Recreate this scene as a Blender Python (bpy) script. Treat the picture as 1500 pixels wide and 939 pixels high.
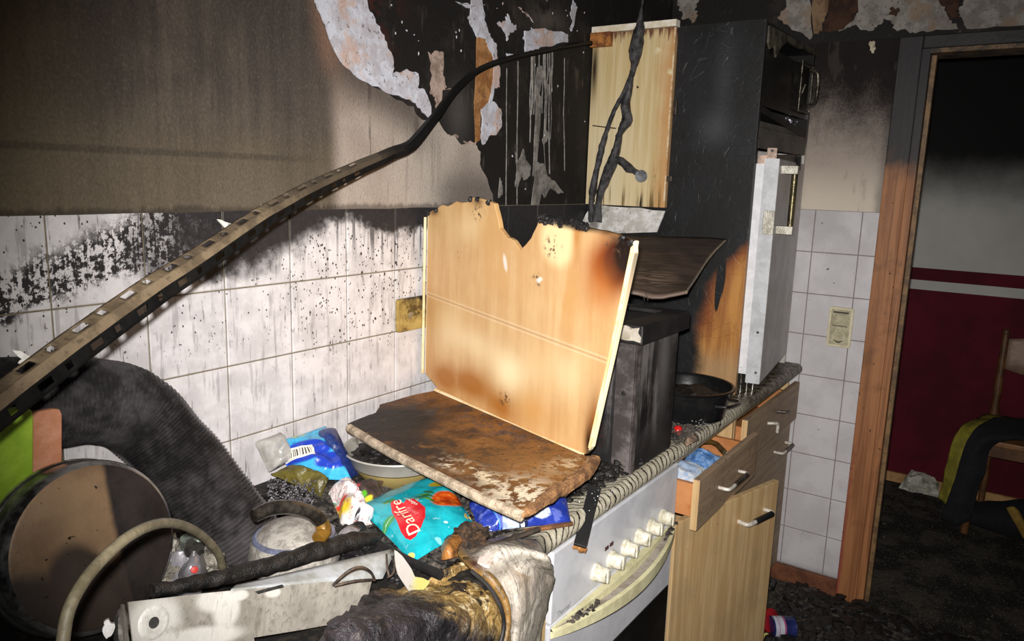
import bpy, math, random
from math import sin, cos, pi, exp
from mathutils import Vector, Matrix, noise as mn
from mathutils.bvhtree import BVHTree

random.seed(7)
for o in list(bpy.data.objects):
    bpy.data.objects.remove(o)
SC = bpy.context.scene
COL = SC.collection

# ------------------------------------------------------------------ camera
CAM = Vector((-0.56693, -1.26458, 1.49229))
YAW, PITCH, ROLL, FPX = 0.971895, -0.182134, 0.0307585, 1120.89
_f = Vector((sin(YAW)*cos(PITCH), cos(YAW)*cos(PITCH), sin(PITCH)))
_r = Vector((cos(YAW), -sin(YAW), 0))
_u = _r.cross(_f)
RT = _r*cos(ROLL)+_u*sin(ROLL)
UP = -_r*sin(ROLL)+_u*cos(ROLL)
FW = _f
cam_d = bpy.data.cameras.new('camera')
cam_d.sensor_width = 36
cam_d.lens = 36*FPX/1500
cam_d.clip_start = 0.02
cam = bpy.data.objects.new('camera', cam_d)
COL.objects.link(cam)
m = Matrix((RT, UP, -FW)).transposed().to_4x4()
m.translation = CAM
cam.matrix_world = m
SC.camera = cam

# ------------------------------------------------------------------ light
SC.view_settings.view_transform = 'Standard'
SC.view_settings.look = 'None'
SC.view_settings.gamma = 1
SC.view_settings.exposure = 0.0
SC.view_settings.use_curve_mapping = False
world = bpy.data.worlds.new('world')
SC.world = world
world.use_nodes = True
bg = world.node_tree.nodes['Background']
bg.inputs[0].default_value = (0.9, 0.95, 1.0, 1)
bg.inputs[1].default_value = 0.06
# the compact camera's flash, just beside its lens
FL = bpy.data.lights.new('camera_flash', 'SPOT')
FL.energy = 222
FL.color = (1.0, 0.97, 0.93)
FL.spot_size = math.radians(88)
FL.spot_blend = 1.0
FL.shadow_soft_size = 0.012
flash = bpy.data.objects.new('camera_flash', FL)
COL.objects.link(flash)
fm = m.copy()
fm.translation = CAM - RT*0.012 + UP*0.036 - FW*0.01
AIM = (FW + RT*0.11 - UP*0.03).normalized()
fr = AIM.cross(Vector((0, 0, 1))).normalized()
fm2 = Matrix((fr, fr.cross(AIM), -AIM)).transposed().to_4x4()
fm2.translation = fm.translation
flash.matrix_world = fm2

# ------------------------------------------------------------------ survey helpers
def ray(px, py):
    return FW + RT*((px-750)/FPX) - UP*((py-469.5)/FPX)
def at(px, py, x=None, y=None, z=None):
    """point of the world plane x=, y= or z= sighted at survey pixel px, py"""
    d = ray(px, py)
    if x is not None: t = (x-CAM.x)/d.x
    elif y is not None: t = (y-CAM.y)/d.y
    else: t = (z-CAM.z)/d.z
    return CAM + d*t
class Frame:
    """a plane with its own two axes (metres); used for prints and outlines on it"""
    def __init__(s, o, ex, ey):
        s.o = Vector(o); s.ex = Vector(ex).normalized()
        n = s.ex.cross(Vector(ey)).normalized()
        s.ey = n.cross(s.ex); s.n = n
    def px(s, px, py):
        d = ray(px, py); t = (s.o-CAM).dot(s.n)/d.dot(s.n)
        q = CAM+d*t-s.o
        return (q.dot(s.ex), q.dot(s.ey))
    def up(s): return s.n if s.n.z > 0 else -s.n
    def w(s, a, b, h=0): return s.o+s.ex*a+s.ey*b+s.n*h
    def ab(s, p): q = Vector(p)-s.o; return (q.dot(s.ex), q.dot(s.ey))

# ------------------------------------------------------------------ node language
T = None
class V:
    def __init__(s, k): s.k = k
    def __add__(a, b): return M('ADD', a, b)
    __radd__ = __add__
    def __sub__(a, b): return M('SUBTRACT', a, b)
    def __rsub__(a, b): return M('SUBTRACT', b, a)
    def __mul__(a, b): return M('MULTIPLY', a, b)
    __rmul__ = __mul__
    def __truediv__(a, b): return M('DIVIDE', a, b)
def _in(sock, v):
    if isinstance(v, V): T.links.new(v.k, sock)
    elif isinstance(v, tuple) and len(v) == 3 and sock.type == 'RGBA': sock.default_value = (*v, 1)
    else: sock.default_value = v
def M(op, *a, clamp=False):
    n = T.nodes.new('ShaderNodeMath'); n.operation = op; n.use_clamp = clamp
    for i, x in enumerate(a): _in(n.inputs[i], x)
    return V(n.outputs[0])
def mx(a, b): return M('MAXIMUM', a, b)
def mi(a, b): return M('MINIMUM', a, b)
def cl(a): return M('ADD', a, 0.0, clamp=True)
def sm(a, b, x):
    n = T.nodes.new('ShaderNodeMapRange'); n.interpolation_type = 'SMOOTHSTEP'
    inv = a > b
    if inv: a, b = b, a
    _in(n.inputs[0], x); n.inputs[1].default_value = a; n.inputs[2].default_value = b
    n.inputs[3].default_value = 1 if inv else 0; n.inputs[4].default_value = 0 if inv else 1
    return V(n.outputs[0])
def mix(f, a, b):
    n = T.nodes.new('ShaderNodeMix'); n.data_type = 'RGBA'
    _in(n.inputs[0], f); _in(n.inputs[6], a); _in(n.inputs[7], b)
    return V(n.outputs[2])
def lut(x, pts):
    x0, x1 = pts[0][0], pts[-1][0]
    v0 = min(p[1] for p in pts); v1 = max(p[1] for p in pts)
    n = T.nodes.new('ShaderNodeValToRGB'); cr = n.color_ramp
    while len(cr.elements) < len(pts): cr.elements.new(0.5)
    for e, (a, b) in zip(cr.elements, pts):
        e.position = (a-x0)/(x1-x0)
    for e, (a, b) in zip(cr.elements, pts):
        c = (b-v0)/(v1-v0); e.color = (c, c, c, 1)
    _in(n.inputs[0], (x-x0)/(x1-x0))
    return V(n.outputs[0])*(v1-v0)+v0
def xyz(vec):
    n = T.nodes.new('ShaderNodeSeparateXYZ'); T.links.new(vec.k, n.inputs[0])
    return [V(o) for o in n.outputs]
def comb(x, y, z):
    n = T.nodes.new('ShaderNodeCombineXYZ')
    for i, q in enumerate((x, y, z)): _in(n.inputs[i], q)
    return V(n.outputs[0])
def POS(): return V(T.nodes.new('ShaderNodeNewGeometry').outputs['Position'])
def OBJ(): return V(T.nodes.new('ShaderNodeTexCoord').outputs['Object'])
def UVS():
    a = xyz(V(T.nodes.new('ShaderNodeTexCoord').outputs['UV'])); return a[0], a[1]
def noise(vec, scale, detail=4, rough=.55, dist=0):
    n = T.nodes.new('ShaderNodeTexNoise'); T.links.new(vec.k, n.inputs['Vector'])
    n.inputs['Scale'].default_value = scale; n.inputs['Detail'].default_value = detail
    n.inputs['Roughness'].default_value = rough; n.inputs['Distortion'].default_value = dist
    return (V(n.outputs[0])-.5)*1.5+.5
def vor(vec, scale, feature='F1', rnd=1.0):
    n = T.nodes.new('ShaderNodeTexVoronoi'); n.feature = feature
    T.links.new(vec.k, n.inputs['Vector']); n.inputs['Scale'].default_value = scale
    n.inputs['Randomness'].default_value = rnd
    return V(n.outputs['Distance'])
def gs(u, v, c, su, sv):
    a = (u-c[0])*(1/su); b = (v-c[1])*(1/sv)
    return M('EXPONENT', (a*a+b*b)*-1.0)
def el(u, v, c, ra, rb, ang=0, soft=.12):
    """filled ellipse mask"""
    ca, sa = cos(ang), sin(ang)
    a = ((u-c[0])*ca+(v-c[1])*sa)*(1/ra); b = ((v-c[1])*ca-(u-c[0])*sa)*(1/rb)
    return sm(1+soft, 1-soft, M('SQRT', a*a+b*b))
def H(h):
    f = lambda c: c/12.92 if c <= .04045 else ((c+.055)/1.055)**2.4
    return tuple(f(int(h[i:i+2], 16)/255) for i in (0, 2, 4))
def begin(name):
    global T
    mt = bpy.data.materials.new(name); mt.use_nodes = True; T = mt.node_tree
    return mt
def fin(col, rough=.6, metal=0.0, bump=None, spec=.5, alpha=None, trans=None, coat=None):
    p = T.nodes['Principled BSDF']
    _in(p.inputs['Base Color'], col); _in(p.inputs['Roughness'], rough); _in(p.inputs['Metallic'], metal)
    _in(p.inputs['Specular IOR Level'], spec)
    if alpha is not None: _in(p.inputs['Alpha'], alpha)
    if trans is not None: _in(p.inputs['Transmission Weight'], trans)
    if coat is not None: _in(p.inputs['Coat Weight'], coat); p.inputs['Coat Roughness'].default_value = .12
    if bump:
        b = T.nodes.new('ShaderNodeBump'); _in(b.inputs['Height'], bump[0])
        b.inputs['Distance'].default_value = bump[1]; b.inputs['Strength'].default_value = bump[2] if len(bump) > 2 else 1
        T.links.new(b.outputs[0], p.inputs['Normal'])
def simple(name, c1, c2, scale=20, rough=.6, metal=0.0, bump=.001, spec=.5, detail=5, lo=.35, hi=.65, coat=None):
    mt = begin(name); v = OBJ(); n = noise(v, scale, detail, .62)
    n2 = noise(v, scale*6, 3, .6)
    fin(mix(sm(lo, hi, n*.75+n2*.25), c1, c2), rough, metal, (n*.6+n2*.4, bump) if bump else None, spec, coat=coat)
    return mt

# ------------------------------------------------------------------ mesh helpers
class MB:
    def __init__(s): s.v = []; s.f = []; s.m = []; s.t = []
    def add(s, vs, fs, mi=0, uv=None):
        b = len(s.v); s.v += [Vector(p) for p in vs]
        s.t += uv if uv else [(0, 0)]*len(vs)
        for f in fs: s.f.append(tuple(b+i for i in f)); s.m.append(mi)
        return s
    def box(s, x0, x1, y0, y1, z0, z1, mi=0):
        vs = [(x, y, z) for z in (z0, z1) for y in (y0, y1) for x in (x0, x1)]
        return s.add(vs, [(0, 2, 3, 1), (4, 5, 7, 6), (0, 1, 5, 4), (2, 6, 7, 3), (0, 4, 6, 2), (1, 3, 7, 5)], mi)
    def obox(s, c, a, b, n, mi=0):
        c, a, b, n = map(Vector, (c, a, b, n))
        vs = [c+a*i+b*j+n*k for k in (-1, 1) for j in (-1, 1) for i in (-1, 1)]
        return s.add(vs, [(0, 2, 3, 1), (4, 5, 7, 6), (0, 1, 5, 4), (2, 6, 7, 3), (0, 4, 6, 2), (1, 3, 7, 5)], mi)
    def bar(s, p, q, up, w, t, mi=0):
        p, q, up = Vector(p), Vector(q), Vector(up)
        a = q-p; n = a.cross(up).normalized(); b = n.cross(a).normalized()
        return s.obox((p+q)/2, a/2, b*(w/2), n*(t/2), mi)
    def tube(s, pts, r, seg=12, mi=0, cap=True, smooth=0):
        pts = [Vector(p) for p in pts]
        if smooth: pts = spline(pts, smooth)
        n = len(pts); rs = r if isinstance(r, list) else [r]*n
        if len(rs) != n:
            rs = [rs[min(len(rs)-1, int(i*(len(rs)-1)/(n-1)))]*(1-(i*(len(rs)-1)/(n-1))%1)+rs[min(len(rs)-1, int(i*(len(rs)-1)/(n-1))+1)]*((i*(len(rs)-1)/(n-1))%1) for i in range(n)]
        tg = [(pts[min(i+1, n-1)]-pts[max(i-1, 0)]).normalized() for i in range(n)]
        a = tg[0].orthogonal().normalized(); vs = []
        for i in range(n):
            a = (a-tg[i]*a.dot(tg[i])).normalized(); b = tg[i].cross(a)
            vs += [pts[i]+(a*cos(2*pi*k/seg)+b*sin(2*pi*k/seg))*rs[i] for k in range(seg)]
        fs = [(i*seg+k, i*seg+(k+1) % seg, (i+1)*seg+(k+1) % seg, (i+1)*seg+k) for i in range(n-1) for k in range(seg)]
        if cap: fs += [tuple(range(seg-1, -1, -1)), tuple((n-1)*seg+k for k in range(seg))]
        return s.add(vs, fs, mi)
    def lathe(s, prof, c, ax=(0, 0, 1), seg=32, mi=0, close=True):
        ax = Vector(ax).normalized(); c = Vector(c); a = ax.orthogonal().normalized(); b = ax.cross(a); vs = []
        for r_, h in prof:
            vs += [c+ax*h+(a*cos(2*pi*k/seg)+b*sin(2*pi*k/seg))*max(r_, 1e-5) for k in range(seg)]
        n = len(prof)
        fs = [(i*seg+k, i*seg+(k+1) % seg, (i+1)*seg+(k+1) % seg, (i+1)*seg+k) for i in range(n-1) for k in range(seg)]
        if close: fs += [tuple(range(seg-1, -1, -1)), tuple((n-1)*seg+k for k in range(seg))]
        return s.add(vs, fs, mi)
    def slab(s, pts, nrm, th, mi=0, uvf=None):
        """flat outline with thickness th behind it (front face on pts)"""
        nrm = Vector(nrm).normalized(); pts = [Vector(p) for p in pts]; n = len(pts)
        ar = sum(((pts[i]-pts[0]).cross(pts[(i+1) % n]-pts[0]) for i in range(n)), Vector())
        if ar.dot(nrm) < 0: pts.reverse()
        vs = pts+[p-nrm*th for p in pts]
        fs = [tuple(range(n)), tuple(range(2*n-1, n-1, -1))]+[(i, n+i, n+(i+1) % n, (i+1) % n) for i in range(n)]
        return s.add(vs, fs, mi, [uvf(p) for p in vs] if uvf else None)
    def patch(s, rows, nu, nv, amp=0, sc=20, mi=0, uvf=None, seed=0, ridge=False):
        """smooth surface through a grid of control points, with noise relief"""
        rr = [spline([Vector(p) for p in r_], nu, True) for r_ in rows]
        cols = [spline([r_[i] for r_ in rr], nv, True) for i in range(nu+1)]
        vs = []
        for j in range(nv+1):
            for i in range(nu+1):
                p = cols[i][j]
                if amp:
                    d1 = cols[min(i+1, nu)][j]-cols[max(i-1, 0)][j]; d2 = cols[i][min(j+1, nv)]-cols[i][max(j-1, 0)]
                    nn = d1.cross(d2)
                    if nn.length > 0: nn.normalize()
                    q = p*sc+Vector((seed, seed*.7, 0))
                    k = mn.fractal(q, 1, 2, 4)
                    if ridge: k = .5-abs(mn.noise(q))*2+.3*mn.noise(q*3)
                    p = p+nn*amp*k
                vs.append(p)
        w = nu+1
        fs = [(j*w+i, j*w+i+1, (j+1)*w+i+1, (j+1)*w+i) for j in range(nv) for i in range(nu)]
        uv = [uvf(p) for p in vs] if uvf else [(i/nu, j/nv) for j in range(nv+1) for i in range(nu+1)]
        return s.add(vs, fs, mi, uv)
    def pillow(s, corners, h, n=28, amp=.004, sc=40, mi=0, uvf=None, seed=0, bottom=True, crease=1.0):
        """crumpled bag: a bulged sheet over four corners and a flat underside"""
        c00, c10, c11, c01 = [Vector(c) for c in corners]
        nn = (c10-c00).cross(c01-c00).normalized()
        if nn.z < 0: nn = -nn
        vs = []
        for sd in ((1, 0) if bottom else (1,)):
            for j in range(n+1):
                for i in range(n+1):
                    a, b = i/n, j/n
                    p = c00*(1-a)*(1-b)+c10*a*(1-b)+c11*a*b+c01*(1-a)*b
                    e = (max(0, 16*a*(1-a)*b*(1-b)))**.45
                    q = p*sc+Vector((seed*3.1, seed*1.7, seed))
                    k = mn.fractal(q*.5, 1, 2, 3)+crease*(.35-abs(mn.noise(q*.9))*1.6)
                    p = p+Vector((mn.noise(q*.6+Vector((5, 0, 0))), mn.noise(q*.6+Vector((0, 9, 0))), 0))*amp*1.2*sd
                    p = p+nn*(h*e+amp*k*(.25+.75*e))*(1 if sd else -.15)
                    vs.append(p)
        w = n+1; N = w*w
        fs = [(j*w+i, j*w+i+1, (j+1)*w+i+1, (j+1)*w+i) for j in range(n) for i in range(n)]
        if bottom:
            fs += [(N+(j+1)*w+i, N+(j+1)*w+i+1, N+j*w+i+1, N+j*w+i) for j in range(n) for i in range(n)]
            rim = [i for i in range(w)]+[j*w+n for j in range(1, w)]+[n*w+i for i in range(n-1, -1, -1)]+[j*w for j in range(n-1, 0, -1)]
            fs += [(rim[k], N+rim[k], N+rim[(k+1) % len(rim)], rim[(k+1) % len(rim)]) for k in range(len(rim))]
        return s.add(vs, fs, mi, [uvf(p) for p in vs] if uvf else [((k % w)/n, ((k % N)//w)/n) for k in range(len(vs))])
    def lump(s, c, rad, sub=2, amp=.35, sc=6, mi=0, flat=None):
        """irregular lump (a noisy sphere), rad = (rx, ry, rz)"""
        vs, fs = ico(sub); c = Vector(c); out = []
        off = Vector((c.x*17, c.y*13, c.z*11))
        for p in vs:
            k = 1+amp*mn.fractal(p*sc*.3+off, 1, 2, 3)
            q = Vector((p.x*rad[0]*k, p.y*rad[1]*k, p.z*rad[2]*k))+c
            if flat is not None and q.z < flat: q.z = flat
            out.append(q)
        return s.add(out, fs, mi)
_ico = {}
def ico(sub):
    if sub in _ico: return _ico[sub]
    t = (1+5**.5)/2
    vs = [Vector(p).normalized() for p in [(-1, t, 0), (1, t, 0), (-1, -t, 0), (1, -t, 0), (0, -1, t), (0, 1, t), (0, -1, -t), (0, 1, -t), (t, 0, -1), (t, 0, 1), (-t, 0, -1), (-t, 0, 1)]]
    fs = [(0, 11, 5), (0, 5, 1), (0, 1, 7), (0, 7, 10), (0, 10, 11), (1, 5, 9), (5, 11, 4), (11, 10, 2), (10, 7, 6), (7, 1, 8), (3, 9, 4), (3, 4, 2), (3, 2, 6), (3, 6, 8), (3, 8, 9), (4, 9, 5), (2, 4, 11), (6, 2, 10), (8, 6, 7), (9, 8, 1)]
    for _ in range(sub):
        cache = {}; nf = []
        def mid(a, b):
            k = (min(a, b), max(a, b))
            if k not in cache: cache[k] = len(vs); vs.append(((vs[a]+vs[b])/2).normalized())
            return cache[k]
        for a, b, c in fs:
            x, y, z = mid(a, b), mid(b, c), mid(c, a); nf += [(a, x, z), (b, y, x), (c, z, y), (x, y, z)]
        fs = nf
    _ico[sub] = (vs, fs); return _ico[sub]
def spline(pts, n, total=False):
    """Catmull-Rom; n = samples per span, or total spans"""
    k = len(pts)-1
    N = n if total else n*k
    out = []
    for i in range(N+1):
        t = i/N*k; a = min(int(t), k-1); t -= a
        p1, p2 = pts[a], pts[a+1]
        p0 = pts[a-1] if a > 0 else p1*2-p2
        p3 = pts[a+2] if a+2 <= k else p2*2-p1
        out.append(.5*((2*p1)+(p2-p0)*t+(2*p0-5*p1+4*p2-p3)*t*t+(3*p1-p0-3*p2+p3)*t**3))
    return out
def jag(pts, amp, n, seed=1):
    """torn outline: every edge cut n times and shifted in the outline's plane"""
    R = random.Random(seed); k = len(pts); out = []
    nrm = sum(((pts[i]-pts[0]).cross(pts[(i+1) % k]-pts[0]) for i in range(k)), Vector()).normalized()
    for i in range(k):
        a, b = pts[i], pts[(i+1) % k]; e = b-a
        side = e.cross(nrm).normalized() if e.length > 0 else Vector()
        for j in range(n):
            out.append(a+e*(j/n)+(side*R.uniform(-1, 1)*min(amp, e.length*.2) if j else Vector()))
    return out
def W(o):
    v = Vector()
    while o: v = v+o.location; o = o.parent
    return v
def tag(o, label=None, cat=None, group=None, kind=None):
    if label: o['label'] = label
    if cat: o['category'] = cat
    if group: o['group'] = group
    if kind: o['kind'] = kind
    return o
def obj(name, mb, mats, parent=None, label=None, cat=None, group=None, kind=None, smooth=35, bevel=0, solid=0, origin=None):
    if parent is not None: org = W(parent)
    elif origin is not None: org = Vector(origin)
    elif kind == 'structure': org = Vector()
    else:
        xs = [v.x for v in mb.v]; ys = [v.y for v in mb.v]
        org = Vector(((min(xs)+max(xs))/2, (min(ys)+max(ys))/2, min(v.z for v in mb.v)))
    me = bpy.data.meshes.new(name)
    me.from_pydata([v-org for v in mb.v], [], mb.f)
    me.polygons.foreach_set('material_index', mb.m)
    uvl = me.uv_layers.new(name='uv')
    li = [0]*len(me.loops); me.loops.foreach_get('vertex_index', li)
    flat = []
    for i in li: flat += mb.t[i]
    uvl.data.foreach_set('uv', flat)
    for k in (mats if isinstance(mats, (list, tuple)) else [mats]): me.materials.append(k)
    me.validate(); me.update()
    if smooth:
        me.polygons.foreach_set('use_smooth', [True]*len(me.polygons))
        me.set_sharp_from_angle(angle=math.radians(smooth))
    o = bpy.data.objects.new(name, me); COL.objects.link(o)
    if parent is not None: o.parent = parent
    else: o.location = org
    if solid:
        md = o.modifiers.new('thickness', 'SOLIDIFY'); md.thickness = solid; md.offset = 0
    if bevel:
        md = o.modifiers.new('edges', 'BEVEL'); md.width = bevel; md.segments = 2; md.limit_method = 'ANGLE'; md.angle_limit = math.radians(40)
    return tag(o, label, cat, group, kind)
def thing(name, label, cat, loc, group=None):
    o = bpy.data.objects.new(name, None); COL.objects.link(o); o.location = loc; o.empty_display_size = .05
    return tag(o, label, cat, group)
def text_shape(txt, shear=0):
    """outline faces of a word, in its own 2-D units"""
    cu = bpy.data.curves.new('word', 'FONT'); cu.body = txt; cu.shear = shear; cu.resolution_u = 3
    to = bpy.data.objects.new('word', cu); COL.objects.link(to)
    dg = bpy.context.evaluated_depsgraph_get()
    me = to.evaluated_get(dg).to_mesh()
    vs = [v.co.copy() for v in me.vertices]; fs = [tuple(p.vertices) for p in me.polygons]
    bpy.data.objects.remove(to); bpy.data.curves.remove(cu)
    return vs, fs

# ------------------------------------------------------------------ materials
XW = 2.30694       # right wall
YO = -0.59594      # tile joint on the right wall
TW = 0.155427      # tile pitch
ZT = 1.42          # upper edge of the tiling

def m_char_wall():
    mt = begin('charred_wall'); p = POS(); x, y, z = xyz(p)
    n = noise(p, 9, 6, .65); f = noise(comb(x*60, y*60, z*9), 1, 4, .6); g = noise(p, 120, 3, .6)
    c = mix(sm(.5, .75, n), H('191614'), H('2c2623'))
    c = mix(sm(.6, .74, f)*sm(.45, .65, n)*.6, c, H('5a524c'))
    red = gs(x, z, (.72, 1.86), .07, .09)*sm(.45, .6, noise(p, 14, 4, .6))
    c = mix(red*.6, c, H('4a2018'))
    q1, q2 = at(672, 165, y=0), at(800, 28, y=0)
    c = mix(gs(x, z, (q1.x, q1.z), .05, .07)*.8, c, H('4f4a47')); c = mix(gs(x, z, (q2.x, q2.z), .11, .045)*sm(.35, .6, n)*.8, c, H('5a524c'))
    c = mix(sm(.80, .86, g)*.5, c, H('77706a'))
    fin(c, .75, 0, (n*.6+g*.3, .004), .35); return mt
def m_plaster_left():
    mt = begin('sooted_wallpaper'); p = POS(); x, y, z = xyz(p)
    fib = noise(comb(x*1.5, y, z*1.2), 130, 5, .7, .6); big = noise(p, 4, 4, .55); st = noise(comb(x*40, 0.0, z*2.5), 1, 4, .6)
    dark = mix(sm(.35, .65, big*.6+st*.4), H('4c453f'), H('655b51'))
    dark = mix(sm(.15, -.12, x)*.7, dark, H('746851'))
    dark = mix(sm(1.62, 1.5, z)*.5, dark, H('6d6250'))
    dark = mix(gs(x, z, (.49, 1.7), .12, .17)*.55, dark, H('393332'))
    light = mix(sm(.3, .7, big), H('b9aca0'), H('a3958a'))
    light = mix(sm(1.6, 1.72, z+big*.1-.05)*.75, light, H('7a6a60'))
    light = mix(sm(.85, .99, x+big*.1-.05)*sm(1.55, 1.46, z)*.8, light, H('6a625c'))
    light = mix(sm(.62, .72, st)*sm(.05, .2, M('ABSOLUTE', x-.72)*-1.0+.2)*.7, light, H('3a3330'))
    edge = sm(.565, .615, x+(big-.5)*.03)
    c = mix(edge, dark, light)
    e1, e2 = at(490, 85, y=-.009), at(640, 190, y=-.009)
    sl_ = (e2.z-e1.z)/(e2.x-e1.x); dd = (x-e1.x)*sl_+(e1.z-z)
    c = mix(sm(.10, .0, dd+(big-.5)*.06)*sm(.50, .56, x)*sm(.98, .80, x)*.75, c, H('4b423e'))
    c = mix(gs(x, z, (.90, 1.53), .03, .06)*sm(.4, .6, st)*.6, c, H('4b4340')); c = mix(gs(x, z, (.845, 1.6), .012, .05)*.6, c, H('3a3431'))
    brown = sm(.05, 0.0, M('ABSOLUTE', x-(.58-(z-1.7)*.2)))*sm(1.66, 1.75, z)
    c = mix(brown*.75, c, H('8a6a58'))
    c = mix(sm(1.528, 1.523, z)*sm(1.512, 1.517, z)*sm(.62, .4, x)*.45, c, H('3a342f'))
    c = mix(sm(.5, .72, fib)*.12, c, H('9a8c7c'))
    c = mix(sm(.45, .3, fib)*.2, c, H('2c2724'))
    c = mix(sm(1.432, 1.42, z+(st-.5)*.02)*.6, c, H('2d2926'))
    fin(c, .9, 0, (fib*.7+big*.3, .0025), .2); return mt
def m_flake(name, a, b, stain=None):
    mt = begin(name); p = POS(); n = noise(p, 22, 5, .65); g = noise(p, 7, 4, .6)
    c = mix(sm(.35, .65, n), H(a), H(b))
    if stain: c = mix(sm(.56, .68, g)*.7, c, H(stain))
    c = mix(sm(.68, .75, noise(p, 90, 3, .6))*.6, c, H('4a4440'))
    fin(c, .85, 0, (n, .003), .2); return mt
def m_tile_back():
    mt = begin('sooted_tile'); p = POS(); x, y, z = xyz(p)
    n1 = noise(p, 16, 6, .65); n2 = noise(p, 110, 5, .7); st = noise(comb(x*70, 0.0, z*7), 1, 5, .65); st2 = noise(comb(x*150, 3.0, z*14), 1, 4, .6)
    base = mix(sm(.3, .7, n1), H('dcd8da'), H('c4c0c2'))
    base = mix(sm(.05, -.25, x-.1)*.4, base, H('eef0ee'))  # whiter to the left: flash overexposure put into the glaze colour
    # smoke streaks
    c = mix(sm(.56, .70, st)*.5, base, H('8d888a'))
    c = mix(sm(.64, .74, st2)*sm(.42, .58, n1)*.75, c, H('5a5658'))
    # smoke layer below the old wall unit
    zb = lut(x, [(-.3, 1.18), (-.12, 1.235), (-.03, 1.265), (.08, 1.295), (.16, 1.305), (.22, 1.275), (.31, 1.265), (.42, 1.285), (.50, 1.320), (.58, 1.365), (.62, 1.385), (.67, 1.365), (.78, 1.345), (.86, 1.36), (.95, 1.30), (1.05, .9), (1.3, .8)])
    zu = lut(x, [(-.3, 1.26), (-.10, 1.32), (.0, 1.36), (.08, 1.39), (.15, 1.42), (.20, 1.6), (1.3, 1.6)])
    d = z-zb+(n1-.5)*.06
    soft = lut(x, [(-.3, .012), (.2, .02), (.35, .05), (.5, .06), (.6, .03), (1.3, .02)])
    msk = cl(d/soft)
    msk = M('SMOOTHSTEP' if False else 'MULTIPLY', msk, msk*(3.0-msk*2.0))
    up = sm(-.02, .015, zu-z+(n2-.5)*.03+(n1-.5)*.05)
    scr = sm(.60, .53, n2*.65+st2*.35-sm(.3, .05, x)*-.05)
    side = sm(.26, .34, x)
    solid = sm(.09, .27, x+(n1-.5)*.16)
    msk = msk*up*mx(scr, mx(side, solid)*sm(.86, .74, n2*.65+st2*.35))
    drip = sm(.58, .66, noise(comb(x*55, 8.0, z*1.5), 1, 2, .5))*sm(-.09, .0, z-zb)*.8
    msk = mx(msk, drip*sm(.4, .7, x)*sm(.95, .9, x))
    c = mix(msk, c, mix(n2, H('1b1a1b'), H('353235')))
    # spatter
    def spots(sc, r0, dens, sx, zz):
        q = comb(x*1.15, 0.0, z*.85)
        d_ = vor(q, sc); return sm(r0, r0*.75, d_)*sm(dens, dens+.02, noise(q, sc*.35, 1, .4))*zz
    reg = sm(.45, .6, x+n1*.1)*sm(1.05, 1.14, z)*sm(1.40, 1.36, z)
    s = mx(spots(55, .20, .5, 1, reg), spots(90, .24, .46, 1, reg))
    s = mx(s, spots(120, .24, .55, 1, sm(1.12, 1.2, z)))
    c = mix(s*.95, c, H('1a1818'))
    fin(c, M('ADD', msk*.2, .38), 0, (n2*.3+st*.4, .0006), .4); return mt
def m_tile_right():
    mt = begin('wall_tile'); p = POS(); x, y, z = xyz(p); n = noise(p, 8, 4, .6); g = noise(p, 150, 3, .7)
    c = mix(sm(.3, .7, n), H('d0cdcf'), H('c3bfc1'))
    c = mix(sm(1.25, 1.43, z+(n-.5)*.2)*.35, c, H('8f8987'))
    c = mix(sm(.74, .78, g)*.5, c, H('6a6562'))
    q = comb(0.0, y, z); c = mix(sm(.16, .12, vor(q, 22))*sm(.64, .66, noise(q, 14, 1, .4)), c, H('33302f'))
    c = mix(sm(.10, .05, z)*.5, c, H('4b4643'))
    fin(c, .4, 0, None, .4); return mt
def m_plaster_right():
    mt = begin('smoked_plaster'); p = POS(); x, y, z = xyz(p); n = noise(p, 9, 5, .65); g = noise(p, 260, 3, .7); f = noise(comb(x, y*25, z*6), 1, 4, .6)
    s = sm(1.52, 1.83, z+(n-.5)*.16+(g-.5)*.14+sm(-.80, -.74, y)*-.03)
    c = mix(sm(1.42, 1.62, z), H('d2c6b7'), H('a79a90'))
    c = mix(sm(-.775, -.81, y+(n-.5)*.03)*.55, c, H('4a4444'))
    c = mix(s, c, mix(n, H('2a2322'), H('1c1919')))
    c = mix(sm(.6, .72, f)*.25, c, H('5d5550'))
    fin(c, .9, 0, (g*.5+n*.5, .0015), .2); return mt
def m_grout(name, a):
    mt = begin(name); p = POS(); n = noise(p, 60, 4, .6)
    fin(mix(n, H(a), H('655b4c')), .95, 0, (n, .001), .1); return mt
def m_door_wood():
    mt = begin('door_casing_wood'); p = POS(); x, y, z = xyz(p)
    g = noise(comb(x*30, y*50, z*2.2), 1, 5, .6, .8); n = noise(p, 12, 4, .6)
    c = mix(sm(.3, .7, g), H('a97248'), H('8a5836'))
    c = mix(sm(.55, .8, n)*.45, c, H('5e3c22'))
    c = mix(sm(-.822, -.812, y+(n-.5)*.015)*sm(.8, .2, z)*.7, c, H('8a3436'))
    c = mix(sm(1.50, 1.63, z+(n-.5)*.12), c, mix(n, H('1d1a1e'), H('2b2526')))
    c = mix(sm(.84, .88, noise(p, 60, 2, .5)), c, H('3a2618'))
    fin(c, .55, 0, (g*.5+n*.5, .001), .4); return mt
def m_floor():
    mt = begin('burnt_floor'); p = POS(); n = noise(p, 7, 6, .7); g = noise(p, 60, 5, .7)
    c = mix(sm(.4, .65, n), H('262320'), H('4c463f'))
    c = mix(sm(.55, .75, g)*.5, c, H('5e5750')); c = mix(sm(.73, .76, noise(p, 130, 2, .6)), c, H('a39c92'))
    fin(c, .85, 0, (n*.5+g*.5, .01), .3); return mt
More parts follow.
